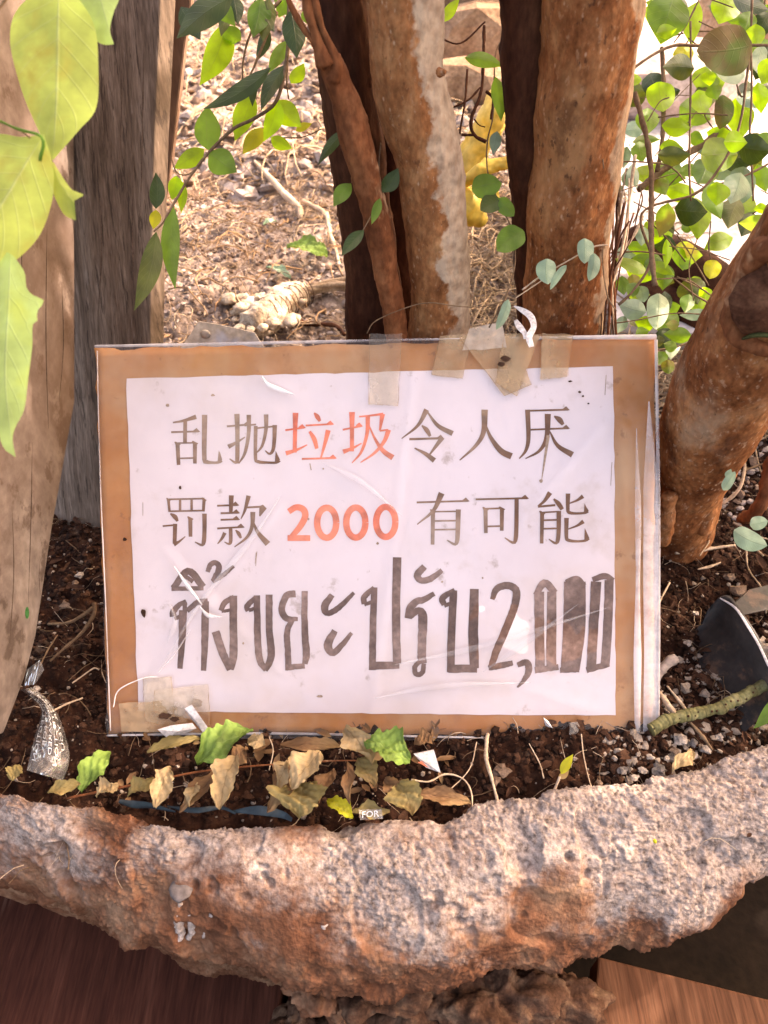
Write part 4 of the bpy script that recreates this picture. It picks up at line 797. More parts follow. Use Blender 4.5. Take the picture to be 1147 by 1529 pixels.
near(q5((540,-140),(590,50),(645,252)), q5((520,-140),(420,-20),(480,110),(545,225),(595,255),(648,254)), q5((560,-140),(680,-40),(650,70),(628,170),(650,250)), .295, 'L', fold=.25)
near(q6((60,110),(48,400),(30,800),(60,1130),(88,1268)), q6((40,100),(-80,300),(-110,700),(0,1165),(60,1250),(88,1272)), q6((80,125),(140,215),(150,300),(186,345),(252,380),(212,440),(214,490),(186,520),(184,640),(160,830),(138,1000),(88,1100),(72,1170),(90,1272)), .27, 'L', fold=.12, wave=.04)
stem(fp, [(-60,150),(20,190),(63,205),(60,240)], [.27, .272, .272, .275], 2.0, m=LM['m']); stem(fp, [(28,192),(45,206)], .274, 1.2)
stem(fp, [(-60,100),(40,-40),(88,-30)], .285, 2.5)

# upper left twig with leaves
def q7(x, y): return (200+x/3.3735, y/3.3735)
def q8(x, y): return (200+x/3.3735, 260+y/3.3735)
def qA(x, y): return (440+x/3.3735, y/3.3735)
def qB(x, y): return (480+x/3.3735, 240+y/3.3735)
D0 = .43
tw = thing('leafy_branch', Dp(424, 100, D0), 'drooping twig with pointed green leaves at upper left before the bright ground', 'branch')
stem(tw, [q7(785,90), q7(775,250), q7(755,380), q7(710,520), q7(600,600), q7(500,650), q7(380,765), q7(290,880), q7(210,1010), q8(150,240), q8(100,290)], D0, [3.2, 3, 3, 2.8, 2.6, 2.4, 2.2, 2, 1.8, 1.5, 1.2])
stem(tw, [q7(375,765), q7(290,870), q7(220,872), q7(190,800)], D0, 1.1)
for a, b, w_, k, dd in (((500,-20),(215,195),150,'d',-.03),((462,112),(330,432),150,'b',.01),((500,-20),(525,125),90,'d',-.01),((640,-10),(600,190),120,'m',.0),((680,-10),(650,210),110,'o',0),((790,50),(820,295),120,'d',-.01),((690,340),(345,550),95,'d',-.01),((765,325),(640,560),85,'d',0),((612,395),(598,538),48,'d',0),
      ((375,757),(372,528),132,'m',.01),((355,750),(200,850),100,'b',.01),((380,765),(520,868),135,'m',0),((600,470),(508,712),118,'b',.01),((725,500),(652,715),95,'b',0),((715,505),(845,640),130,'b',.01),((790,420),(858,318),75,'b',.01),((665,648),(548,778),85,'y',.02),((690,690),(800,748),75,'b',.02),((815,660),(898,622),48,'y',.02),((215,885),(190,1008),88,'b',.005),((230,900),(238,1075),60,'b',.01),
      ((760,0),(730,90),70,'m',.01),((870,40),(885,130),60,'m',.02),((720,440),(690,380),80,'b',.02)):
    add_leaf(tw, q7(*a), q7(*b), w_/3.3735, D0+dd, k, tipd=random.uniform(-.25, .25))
for a, b, w_, k, dd in (((200,160),(210,582),95,'m',0),((112,288),(0,690),112,'o',-.01),((112,180),(98,278),60,'y',.01),((112,175),(110,-10),75,'d',.01)):
    add_leaf(tw, q8(*a), q8(*b), w_/3.3735, D0+dd, k, tipd=random.uniform(-.2, .2))
for pts in ([(740,0),(600,150),(552,300),(548,410)], [(720,60),(640,250),(600,350),(572,400)], [(780,-20),(775,250),(770,400),(780,500)]): stem(tw, [q7(*p) for p in pts], D0+.01, [2.6, 2, 1.6, 1.0])
stem(tw, [q7(730,695), q7(850,690), q7(945,650)], D0+.03, .9)

# small leaves on the thin trunk and between the trunks
ml = thing('climbing_plant', Dp(560, 300, .455), 'small dark green leaves growing on the thin reddish stem', 'climbing plant')
Dm = .405
for a, b, w_, k in (((150,115),(62,232),80,'m'),((255,145),(250,48),58,'d'),((308,160),(388,35),82,'d'),((295,188),(252,322),48,'m'),((215,350),(100,482),68,'d')): add_leaf(ml, qB(*a), qB(*b), w_/3.3735, Dm, k, tipd=-.2)
add_leaf(ml, qA(262,650), qA(118,832), 62/3.3735, Dm, 'd', tipd=-.2)
stem(ml, [qB(300,-90), qB(290,20), qB(300,150), qB(295,195), qB(210,350)], Dm+.004, .9); stem(ml, [qB(295,170), qB(200,90), qB(150,110)], Dm+.004, .8)
gv = thing('climbing_vine', Dp(755, 450, .44), 'thin vine with a few round leaves hanging between the pale and thick trunks', 'vine')
Dg = .42
for a, b, w_, k in (((758,148),(910,115),130,'m'),((905,200),(800,250),105,'o'),((890,190),(970,280),80,'m'),((1018,352),(885,455),130,'m'),((942,700),(880,852),50,'p')): add_leaf(gv, qB(*a), qB(*b), w_/3.3735, Dg, k, shape='r', tipd=-.1)
for a, b, w_, k in (((855,290),(1055,335),80,'m'),((1012,385),(1040,612),85,'m'),((1020,660),(1000,778),62,'p'),((755,110),(832,-10),55,'b'),((1088,205),(1105,30),42,'b')): add_leaf(gv, qA(*a), qA(*b), w_/3.3735, Dg, k, tipd=.1)
stem(gv, [qA(1060,180), qA(1015,260), qA(1005,400), qA(1000,580), qA(970,720), qA(975,877), qB(900,220), qB(960,350), qB(975,520), qB(930,680), qB(845,840)], Dg+.003, 1.1)
stem(gv, [qA(1070,-20), qA(1062,180)], Dg+.003, 1.4)
gv2 = thing('dry_vine', Dp(700, 470, .44), 'dark dry branching vine before the yellow plastic', 'vine')
for pts, r in ([(955,130),(950,350),(935,480),(890,600),(905,680),(965,715)], 2.6), ([(870,350),(860,500),(835,650),(825,750)], 1.8), ([(935,440),(880,500),(800,540)], 1.6), ([(965,460),(1000,500),(990,600)], 2.0), ([(840,680),(900,680)], 2), ([(700,170),(830,220),(960,110)], 1.4), ([(905,600),(930,630),(960,640)], 1): stem(gv2, [qA(*p) for p in pts], .45, r, m=M_bark_dark)
wr = thing('tendril', Dp(640, 455, .46), 'thin brown tendril strung across the trunks just above the sign', 'tendril')
stem(wr, [(548,498),(560,480),(600,462),(640,452),(690,458),(730,456),(780,438),(800,420)], [.452,.45,.446,.444,.446,.45,.45,.45], .8)
stem(wr, [(845,400),(820,412),(800,425),(770,445)], .45, .9, m=M_root)

# right vine
rv = thing('climbing_vine', Dp(1000, 300, .5), 'leafy vine with bright backlit round leaves filling the upper right', 'vine')
def q3(x, y): return (740+x/2.818, y/2.818)
def q4(x, y): return (780+x/3.125, 260+y/3.125)
Lr3 = [(725,80,150,200,'b'),(675,20,80,60,'b'),(840,100,80,170,'b'),(955,40,115,115,'b'),(1075,15,150,70,'d'),(1128,110,80,120,'d'),(770,285,120,110,'b'),(865,432,90,100,'b'),(695,408,105,115,'b'),(765,530,118,75,'b'),(752,650,128,78,'o'),(846,582,62,52,'m'),(950,472,75,130,'r'),(1022,500,110,160,'b'),(1100,260,90,85,'b'),(1090,620,135,130,'d'),(942,655,140,130,'b'),(872,722,100,100,'m'),(1010,792,100,125,'p'),(1120,750,80,110,'m'),(742,622,92,62,'b'),(612,640,62,82,'b'),(585,742,46,95,'p'),(546,662,46,85,'p'),(930,815,92,92,'b'),(1112,412,75,120,'b'),(920,388,62,62,'b'),(1075,432,120,62,'p'),(1140,300,80,110,'b'),(1100,150,70,90,'b'),(985,300,120,90,'p'),(790,225,80,60,'y'),(700,780,70,80,'b'),(1060,90,70,80,'m'),(720,130,80,60,'b'),(660,60,70,90,'b'),(900,330,60,60,'b'),(1010,600,90,80,'b')]
Lr4 = [(345,170,150,125,'o'),(400,60,130,110,'o'),(500,25,50,85,'p'),(660,215,85,150,'b'),(905,120,90,170,'b'),(812,210,105,180,'b'),(985,185,100,135,'b'),(1008,60,110,175,'p'),(1045,230,90,120,'d'),(915,325,132,75,'b'),(888,446,82,82,'y'),(505,425,138,55,'b'),(655,476,85,120,'b'),(670,372,42,125,'b'),(630,642,92,152,'p'),(725,752,122,62,'b'),(825,622,62,82,'b'),(770,604,62,82,'m'),(470,520,62,82,'b'),(460,702,52,82,'p'),(568,702,82,72,'b'),(560,290,62,82,'p'),(640,40,60,80,'b'),(600,250,60,60,'b'),(500,640,60,50,'y'),(520,540,60,60,'m'),(700,700,60,50,'b'),(850,560,60,60,'b'),(760,420,50,50,'m'),(560,560,60,70,'p'),(650,860,50,60,'m'),(680,900,60,60,'b'),(690,800,60,50,'m'),(560,740,60,50,'m'),(640,780,50,50,'o')]
def vine_leaf(parent, cx, cy, w_, h_, k, qf, sc, dd):
    if k == 'b' and random.random() < .35: k = random.choice(['m', 'B', 'B', 'o'])
    tall = h_ >= w_; a = random.uniform(-.45, .45)+(math.pi/2 if tall else random.choice([0, math.pi]))
    L = max(w_, h_)/sc*1.12; Wd = min(w_, h_)/sc*1.16; c = np.array(qf(cx, cy)); d = np.array([math.cos(a), math.sin(a)])
    add_leaf(parent, c-d*L/2, c+d*L/2, Wd, dd, k, shape=random.choice('rooo'), fold=random.uniform(.1, .7), tipd=random.uniform(-.9, .7), side=random.uniform(-.8, .8), curl=random.uniform(-.25, .25), wave=.3, n=13)
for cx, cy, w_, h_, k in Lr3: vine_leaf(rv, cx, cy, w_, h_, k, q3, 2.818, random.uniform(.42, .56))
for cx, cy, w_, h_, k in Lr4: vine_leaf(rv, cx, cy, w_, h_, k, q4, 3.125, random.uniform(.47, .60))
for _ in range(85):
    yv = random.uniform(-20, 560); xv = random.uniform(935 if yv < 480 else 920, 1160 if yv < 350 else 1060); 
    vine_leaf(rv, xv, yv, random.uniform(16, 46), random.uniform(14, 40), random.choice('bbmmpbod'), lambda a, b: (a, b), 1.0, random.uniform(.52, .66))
add_leaf(rv, q3(1080,190), q3(845,215), 205/2.818, .40, 'r', shape='r', fold=.1, name='leaf')
for pts, d, r in (([q3(820,90), q3(822,300), q3(818,500), q3(815,700), q3(822,845)], .47, 1.6), ([q3(1080,-20), q3(1072,200), q3(1050,380), q3(1040,460), q3(1010,580), q3(940,710), q3(840,815), q4(560,180), q4(600,400), q4(520,540), q4(450,610)], .46, 2.0),
        ([q3(1075,200), q3(1078,400), q3(1070,560), q3(1078,700), q3(1085,845)], .45, 1.6), ([q3(700,200), q3(708,400), q3(700,600), q3(680,720)], .52, 3.2), ([q3(585,390), q3(610,480), q3(640,600), q3(655,720), q3(655,845), q4(600,200), q4(605,400), q4(620,520)], .45, 4.2),
        ([q3(600,800), q3(700,720), q3(820,640), q3(970,540)], .53, 5.0), ([q3(470,690), q3(560,680), q3(700,690), q3(760,720), q3(800,770)], .46, 1.2), ([q3(640,510), q3(690,430), q3(730,410)], .5, 1.0),
        ([q3(860,-10), q3(800,110), q3(750,180)], .47, 1.2), ([q3(855,90), q3(940,130)], .5, 1.0), ([q3(1147,190), q3(1080,190)], .42, 2.2), ([q3(640,20), q3(720,40)], .5, 1.5), ([q3(1000,300), q3(1030,400), q3(1050,400)], .46, 1.4),
        ([q3(840,810), q3(960,770), q3(1050,740), q3(1147,690)], .5, 1.6), ([q4(700,480), q4(800,560), q4(870,600)], .5, 1.2), ([q4(620,490), q4(760,490), q4(860,550)], .5, 1.0), ([q4(400,700), q4(540,680), q4(700,650), q4(860,655)], .5, 1.0), ([q4(630,820), q4(700,810), q4(770,790)], .53, 1.2), ([q4(630,900), q4(720,870)], .53, 1.1),
        ([q4(720,280), q4(800,400), q4(870,520)], .53, 1.0), ([q4(880,220), q4(870,330), q4(880,400)], .5, 1.0), ([q4(380,240), q4(375,400), q4(395,560), q4(440,640)], .44, 1.0)):
    stem(rv, pts, d, r)
for _ in range(26):
    x0, y0 = random.uniform(940, 1140), random.uniform(-10, 470); a_ = random.uniform(0, 6.28); L_ = random.uniform(40, 110)
    stem(rv, [(x0, y0), (x0+math.cos(a_)*L_*.5+random.uniform(-12, 12), y0+math.sin(a_)*L_*.5), (x0+math.cos(a_)*L_, y0+math.sin(a_)*L_+8)], random.uniform(.48, .6), random.uniform(.5, 1.2))
for q_ in ((270,10,300,60,'d'),(300,-10,352,40,'m'),(345,5,330,55,'o'),(380,0,410,48,'d'),(410,-10,440,30,'m'),(400,40,382,92,'d'),(430,60,400,110,'m'),(330,30,300,5,'b'),(360,60,330,40,'m')):
    add_leaf(tw, q_[:2], q_[2:4], random.uniform(20, 34), D0+random.uniform(-.02, .03), q_[4], tipd=random.uniform(-.4, .4), side=random.uniform(-.4, .4))
arc = thing('curved_tendril', Dp(905, 250, .42), 'thin dark tendril arching from the thick trunk to the hanging vine', 'tendril')
stem(arc, [q3(1147,190), q3(860,192), q3(750,192), q3(640,245), q3(540,330), q3(470,450), q3(445,560), q3(455,710)], [.42,.418,.416,.412,.408,.403,.40,.402], [2.0, 2.4, 2.4, 2.2, 1.8, 1.4, 1.1, .9], seg=80)
tb = thing('climbing_plant', Dp(860, 400, .42), 'pale rounded leaves clinging low on the thick trunk', 'climbing plant')
for (a, b, c, d, w_) in ((150,440,60,470,0),): pass
for base, tip, w_ in (((115,395),(120,515),92),((205,425),(130,540),40),((290,300),(290,418),82),((335,370),(310,500),62)): add_leaf(tb, q4(*base), q4(*tip), w_/3.125, .428, 'p', shape='r', tipd=0)
stem(tb, [q4(0,540), q4(80,480), q4(150,440), q4(230,395), q4(330,340), q4(400,330)], .435, 1.2, m=M_root)
rb = thing('root_bundle', G(915, 500), 'bundle of brown aerial roots hanging beside the thick trunk', 'roots')
for k in range(16):
    x0 = random.uniform(905, 945); x1 = random.uniform(895, 925); stem(rb, [(x0+random.uniform(0, 25), random.uniform(230, 330)), (x0, 360), (x1+random.uniform(-6, 8), 430), (x1+random.uniform(-4, 4), 505)], random.uniform(.475, .50), random.uniform(.8, 2.6), name='aerial_root', m=random.choice([M_bark_dark, M_twig, M_root, M_bark_red]))

# ------------------------------------------------------------------ things behind
# yellow crumpled plastic
ye = thing('yellow_plastic', G(720, 330), 'crumpled bright yellow plastic sheet lying between the trunks', 'plastic sheet')
M_yel = mat('yellow_plastic', [(.42, .28, .05), (.62, .46, .10), (.74, .64, .28)], 12, 5, .45, .5, 60, .002, translucent=.35, extra=spots((.55, .3, .03), 30, .58, .7, .7, 1))
def puff(pts, wds, y, name='fold', m=M_yel, parent=ye, flat=.7, nz=.004):
    wds = [q*1.1 for q in wds]
    P = [Y(a, b, y) for a, b in pts]; v, f_ = tube(P, [q/2*depth(p)/F for q, p in zip(wds, P)], 24, 40, nz=nz, nsc=60, nseed=int(pts[0][0]), flat=flat); return obj(name, v, f_, m, parent)
puff([(745,128),(738,165),(722,200),(700,240),(684,262)], [26, 46, 50, 46, 30], .80); puff([(764,240),(730,252),(700,268),(676,272)], [18, 30, 28, 20], .72); puff([(680,290),(700,310),(722,330)], [40, 56, 26], .72)
puff([(745,290),(720,296),(680,302)], [20, 34, 40], .74); puff([(752,185),(735,198),(712,204)], [26, 36, 30], .84)
# stone blocks
def rock(px, py, z, sz, label=None, m=None, name='rock', group=None, rough=.18, seed=0, cat='rock'):
    p = G(px, py, z); v = ICO2[0].copy()
    v = np.sign(v)*np.abs(v)**.7; v = v*(1+rough*fbm(v+seed, 1.3, 3, seed)[:, None])*np.array(sz)
    return tag(obj(name, v+p, ICO2[1], m or M_stone, None, smooth=False, origin=p), label, cat, group)
M_stone = mat('brown_stone', [(.14, .08, .05), (.27, .17, .11), (.38, .27, .19)], 24, 7, .9, .8, 120, .002)
M_stone2 = mat('grey_stone', [(.2, .16, .14), (.4, .34, .3)], 40, 7, .9, .8, 160, .001)
for i, (a, b, z, sz, lb) in enumerate(((705,75,.05,(.085,.05,.07),'large brown stone block behind the trunks near the top'),(750,25,.05,(.07,.05,.06),'dark brown stone at the top beside the thick trunk'),(690,130,.03,(.07,.04,.04),'low brown stone beneath the large stone block'),(720,5,.1,(.1,.06,.08),'highest brown stone behind the pale trunk'))): rock(a, b, z, sz, lb, seed=i)
rock(975, 120, .06, (.12, .09, .05), 'pinkish grey stone slab behind the vine near the top right', mat('pink_stone', [(.3, .22, .2), (.5, .42, .4)], 20, 7, .9, .5), seed=9)
rock(1130, 40, .06, (.12, .06, .06), 'dark stone behind the leaves at the top right corner', M_stone, seed=12)
# dark beam behind the vine
V, Fc = tube([G(940, 365, .05), G(990, 392, .05), G(1040, 415, .05), G(1110, 450, .04)], [.02, .028, .027, .02], 14, 30, nz=.002, nsc=30); tag(obj('log', V, Fc, M_bark_dark, None, origin=G(1010, 400, 0)), 'dark fallen log on the pale ground behind the vine', 'log')
V, Fc = tube([G(940, 440, .03), G(1010, 452, .03), G(1090, 500, .02)], [.012, .018, .014], 14, 30, nz=.002, nsc=30); tag(obj('log', V, Fc, M_bark_dark, None, origin=G(1010, 455, 0)), 'lower and thinner dark log behind the vine', 'log')

# metal hinge plate
mt = thing('metal_plate', G(330, 510, .05), 'rusty pale metal plate with one rivet sticking up behind the sign', 'metal plate')
M_metal = mat('old_metal', [(.30, .24, .18), (.42, .36, .30)], 30, 7, .55, .3, 120, .0006, extra=spots((.35, .38, .46), 12, .55, .65, .8, 3))
A = [Dp(a, b, .50) for a, b in ((272,517),(297,480),(322,484),(352,490),(380,497),(393,517),(392,540),(262,540))]; V, Fc = prism(A, (0, .002, -.001)); obj('plate', V, Fc, M_metal, mt, smooth=False)
p = Dp(307, 499, .4985); v = ICO2[0]*[.0034, .0018, .0032]; obj('rivet', v+p, ICO2[1], M_metal, mt)
# wrapped bundle
wb = thing('wrapped_bundle', G(415, 470), 'bundle of pale fibre wrapped with thin wire behind the sign', 'bundle')
M_cloth = mat('pale_fibre', [(.26, .18, .12), (.55, .46, .36)], 70, 8, .9, 1, 220, .003)
P = [G(a, b, .02) for a, b in ((372,486),(400,470),(425,450),(455,436))]; v, f_ = tube(P, [.014, .017, .015, .011], 20, 40, nz=.003, nsc=90); obj('wrapping', v, f_, M_cloth, wb)
for k in range(10):
    f = k/9; c = P[1]*(1-f)+P[3]*f if k else P[1]; ax = (P[3]-P[1]); ax /= np.linalg.norm(ax); u_ = np.cross(ax, [0, 0, 1]); u_ /= np.linalg.norm(u_); w2 = np.cross(u_, ax)
    r = .0172-.004*f+random.uniform(-.0012, .0008); f2 = random.uniform(-.35, .35); pts = [c+(u_*math.cos(a)+w2*math.sin(a))*r+ax*(.006*f2*math.cos(a)+.002*math.sin(a)) for a in np.linspace(0, 2*math.pi, 15)]; v, f_ = tube(pts, .0004, 5, 30, cap=False); obj('wire', v, f_, M_bark_dark, wb)
for k in range(9):
    p = P[3]+rng.normal(0, .003, 3); v, f_ = tube([p, p+[.03+random.random()*.02, .012*random.random(), .008*random.random()], p+[.06+random.random()*.02, -.01*random.random(), -.012]], [.003, .0022, .0008], 8, 16, nz=.0006, nsc=200); obj('fibre_strand', v, f_, M_straw, wb)
for k in range(60):
    p = G(random.uniform(340, 455), random.uniform(440, 494), random.uniform(.008, .026)); v = ICO2[0]*random.uniform(.003, .008)*[1, 1, .6]; v = v*(1+.5*fbm(v+k, 220, 2, k)[:, None]); obj('fluff', v+p, ICO2[1], M_cloth, wb)
V = ICO2[0]*[.008, .006, .007]; V = V*(1+.2*fbm(V, 100, 2, 3)[:, None]); obj('pale_cap', V+G(376, 452, .02), ICO2[1], mat('pale_blue', [(.5, .55, .62), (.72, .76, .8)], 40), wb)
def stick(name, pts, z, rpx, m, label, cat, jit=0, seg=None):
    P = [G(a, b, z if np.isscalar(z) else zz) for (a, b), zz in zip(pts, [z]*len(pts) if np.isscalar(z) else z)]
    rr = [(rpx if np.isscalar(rpx) else rpx[i])*depth(p)/F for i, p in enumerate(P)]
    v, f_ = tube(P, rr, 8, seg or len(P)*8, nz=min(rr)*.35, nsc=250, nseed=int(pts[0][0])); return tag(obj(name, v, f_, m, None, origin=P[0]), label, cat)
stick('stick', [(380,240),(400,262),(425,290),(446,310),(449,325)], .012, [2, 4, 5, 5, 3], M_root, 'pale bent stick on the litter left of the trunks', 'stick')
stick('root', [(452,300),(480,315),(492,330)], .01, [3, 4, 3], M_root, 'short pale root running toward the dark trunk', 'root')
stick('root', [(488,318),(492,345),(500,370),(508,400)], .01, [3, 3.5, 3, 2], M_root, 'twisted pale root beside the foot of the dark trunk', 'root')
stick('twig', [(364,460),(352,440),(350,420)], [.02, .03, .045], [1.6, 1.2, .6], M_root, 'small upright pale twig beside the fibre bundle', 'twig')
stick('twig', [(285,425),(300,450),(315,468)], .01, .9, M_root, 'thin pale rootlet left of the fibre bundle', 'twig')
stick('stick', [(440,480),(470,484),(500,486),(514,500)], .012, [4, 4, 3, 3], M_bark_dark, 'dark broken stick against the foot of the dark trunk', 'stick')
def fallen(pts_base, tip, w_, key, label, z=.004, up=.3, curl=0, group=None, cat='leaf', wave=.5, fold=.5):
    """leaf lying on the ground: built in a local frame at its place"""
    b = G(*pts_base, z); t = G(*tip, z); dep = depth((b+t)/2); L = np.linalg.norm(t-b); ax = (t-b)/L; sd_ = np.cross(ax, [0, 0, 1.]); sd_ /= np.linalg.norm(sd_); W = w_/2*dep/F
    n, m = 30, 13; V = []; uv = []; s_ = random.random()*9; tw_ = (random.uniform(1.0, 2.2)*random.choice([-1, 1])) if key in 'tnk' else random.uniform(-.5, .5); W *= (1.4 if key in 'tnk' else 1.15)
    for i in range(n):
        v = i/(n-1); wd = W*math.sin(math.pi*min(1, max(0, v*.96+.02)))**.8*(1+.14*math.sin(v*13+s_)+.07*math.sin(v*41+s_))
        for j in range(m):
            u = j/(m-1)*2-1; a = u*curl*1.6; r = wd/max(.05, abs(curl)*1.6) if curl else 0
            if curl: x, h = math.sin(a)*r, (1-math.cos(a))*r
            else: x, h = u*wd, 0
            a2 = tw_*(v-.5)+.5*math.sin(v*5+s_); x, h = x*math.cos(a2)-h*math.sin(a2), h*math.cos(a2)+x*math.sin(a2); h += .4*wd+fold*abs(u)*wd*.7+up*L*.5*math.sin(math.pi*v)*.6+wave*W*.45*math.sin(v*9+u*2.3+s_)+W*.13*math.sin(v*25+u*9+s_)+W*.10*math.sin(v*37-u*14)
            V.append(b+ax*L*v+sd_*x+np.array([0, 0, h*(.62 if key in 'tnk' else .8)])); uv.append(((u+1)/2, v))
    V = np.array(V); V[:, 2] += z
    return tag(obj('leaf' if key not in 'tnk' else 'dry_leaf', V, gridf(n, m), LM[key], None, uv=uv, origin=b), label, cat, group)
fallen((430,385),(490,396),28,'g','bright green leaf lying on the litter behind the sign', .012); fallen((400,415),(436,430),14,'p','pale green leaf on the litter above the fibre bundle', .012); fallen((395,350),(414,345),9,'p','tiny pale leaf on the litter mid left', .012)
# front leaves
fallen((122,1185),(168,1128),34,'g','torn pale green leaf beside the plastic wrapper', .004, .2, .3); fallen((222,1128),(300,1108),20,'k','curled yellow-green leaf under the lower left corner of the sign', .004, .2, 1.0)
fallen((296,1146),(380,1098),52,'g','crumpled bright green leaf tucked under the bottom edge of the sign', .006, .2, .3); fallen((262,1160),(238,1220),30,'t','tan folded leaf above the blue plastic', .012, .4, .7)
fallen((358,1146),(332,1224),38,'t','twisted tan leaf hanging over the planter rim', .014, .4, .8); fallen((340,1160),(272,1222),24,'n','narrow brown leaf left of the twisted tan leaf', .008, .4, .8)
fallen((470,1150),(402,1224),36,'n','long curled brown leaf in the middle cluster', .010, .4, .8); fallen((482,1146),(440,1200),36,'t','pale tan leaf on top of the middle cluster', .018, .4, .6)
fallen((455,1182),(450,1232),62,'k','dull olive crumpled leaf at the rim in the middle cluster', .010, .5, .5); fallen((517,1098),(556,1154),36,'t','tan leaf pointing up to the bottom edge of the sign', .010, .3, .7)
fallen((545,1122),(612,1150),50,'g','green folded leaf next to the white paper scrap', .012, .3, .2); fallen((520,1152),(524,1214),18,'n','narrow brown leaf standing right of the middle cluster', .012, .5, .9)
fallen((490,1204),(528,1230),24,'y','small yellow leaf at the planter rim', .008, .3, .3); fallen((520,1222),(582,1218),20,'k','flat olive leaf lying along the rim', .006, .2, .3)
fallen((596,1180),(615,1228),42,'k','yellow-olive leaf drooping over the rim right of centre', .010, .4, .4); fallen((622,1192),(702,1206),20,'n','flat brown leaf right of the yellow-olive leaf', .006, .2, .4)
fallen((348,1156),(374,1130),26,'n','small reddish brown leaf below the green leaf', .010, .3, .6); fallen((420,1118),(512,1120),18,'n','long brown leaf strip close under the sign', .004, .1, .6)
fallen((150,1200),(182,1180),26,'t','crumpled tan leaf bit at the start of the reddish twig', .008, .3, .8); fallen((196,1200),(236,1172),24,'k','ragged pale leaf beside the tan folded leaf', .008, .3, .7); fallen((80,1196),(128,1182),18,'k','thin shrivelled leaf lying across the planter rim', .010, .2, .5)
fallen((22,1172),(36,1150),18,'k','small olive leaf at the left end of the rim', .006); fallen((398,1120),(372,1112),18,'t','small dry flake under the bottom edge', .006)
fallen((1000,1160),(1030,1128),20,'t','dry curled leaf on the gravel right of the sign', .006,.3,.7)
fallen((440,1152),(415,1196),26,'t','tan leaf fold between the long curled brown leaf and the pale tan leaf', .014, .4, .8); fallen((500,1160),(474,1218),24,'n','dark curled leaf right of the olive crumpled leaf', .010, .4, .8)
fallen((536,1140),(560,1180),26,'k','dull leaf under the green folded leaf', .006, .3, .5); fallen((575,1172),(600,1202),24,'n','brown leaf above the yellow-olive leaf', .008, .4, .7); fallen((300,1180),(288,1216),18,'t','thin tan curl between the tan folded and twisted leaves', .010, .3, .9)
stick('twig', [(100,1192),(140,1184),(210,1170),(300,1152),(400,1142),(500,1136),(560,1136)], [.008, .010, .012, .013, .013, .012, .008], [1.8, 1.9, 1.6, 1.6, 1.5, 1.4, 1], M_bark_red, 'long reddish twig lying along the soil below the sign', 'twig')
stick('root', [(728,1096),(726,1130),(735,1165),(746,1206)], [.004, .008, .008, .006], [3, 3, 2.4, 1.8], M_root, 'pale root hanging down from the sign to the rim', 'root')
stick('rootlet', [(614,1164),(640,1167),(665,1156),(690,1162),(703,1180),(706,1208)], .007, [1.2, 1.3, 1.4, 1.2, 1, 1], M_root, 'hooked pale rootlet right of the green folded leaf', 'root')
sd2 = thing('seedling', G(822, 1202), 'small seedling with one yellow-green leaf right of centre', 'seedling')
P = [G(820,1204,.004), G(828,1180,.008), G(836,1160,.014)]; v, f_ = tube(P, [.0008, .0007, .0007], 8, 16); obj('stem', v, f_, M_root, sd2)
dl = depth(G(842,1150,.016)); add_leaf(sd2, (838,1156), (856,1126), 17, dl, 'y', fold=.4); add_leaf(sd2, (834,1162), (850,1150), 12, dl+.004, 't', fold=.4)
for pts, lb in (([(868,1096),(872,1130),(880,1165),(886,1180)], 'thin rootlet right of the seedling'), ([(660,1190),(700,1150),(712,1108)], 'fine rootlet close under the sign'), ([(790,1110),(806,1140),(812,1162)], 'faint reddish rootlet left of the seedling'), ([(402,1100),(408,1120),(402,1150)], 'short hair-thin rootlet under the sign')):
    stick('rootlet', pts, .006, .8, M_root, lb, 'root')
# white scrap with red mark
t = thing('paper_scrap', G(635, 1140), 'white folded paper scrap with a red mark by the green leaf', 'paper scrap')
A = [G(618,1126,.012), G(648,1120,.014), G(658,1154,.006), G(636,1146,.006)]; V, Fc = prism(A, (0, .001, -.0012)); obj('paper', V, Fc, M_white, t, smooth=False)
A = [G(624,1139,.0118), G(632,1143,.0108), G(640,1147,.0098), G(630,1137,.0122)]; V, Fc = prism([p+[0, 0, .0006] for p in A], (0, 0, -.0004)); obj('red_mark', V, Fc, M_red, t, smooth=False)
fallen((618,1122),(646,1108),20,'n','brown flake behind the white paper scrap', .008)
# blue plastic strip along the rim
t = thing('plastic_film', G(300, 1205), 'dark blue translucent plastic strip between the leaves and the rim', 'plastic film')
M_blue = mat('blue_plastic', [(.002, .006, .010), (.006, .016, .022), (.03, .055, .07)], 30, 5, .4, .6, 100, .002, spec=.3)
for bp_, bw_ in (([(178,1196),(200,1201),(225,1203),(262,1212)], [.002, .004, .003, .001]), ([(250,1204),(290,1210),(330,1206),(352,1215)], [.001, .003, .002, .001]), ([(345,1212),(385,1210),(420,1216),(436,1224)], [.001, .005, .004, .002])):
    ribbon3([G(a, b, .005+.003*math.sin(a)) for a, b in bp_], bw_, M_blue, 'film_strip', t, nrm=np.array([.1, -.5, .8]))
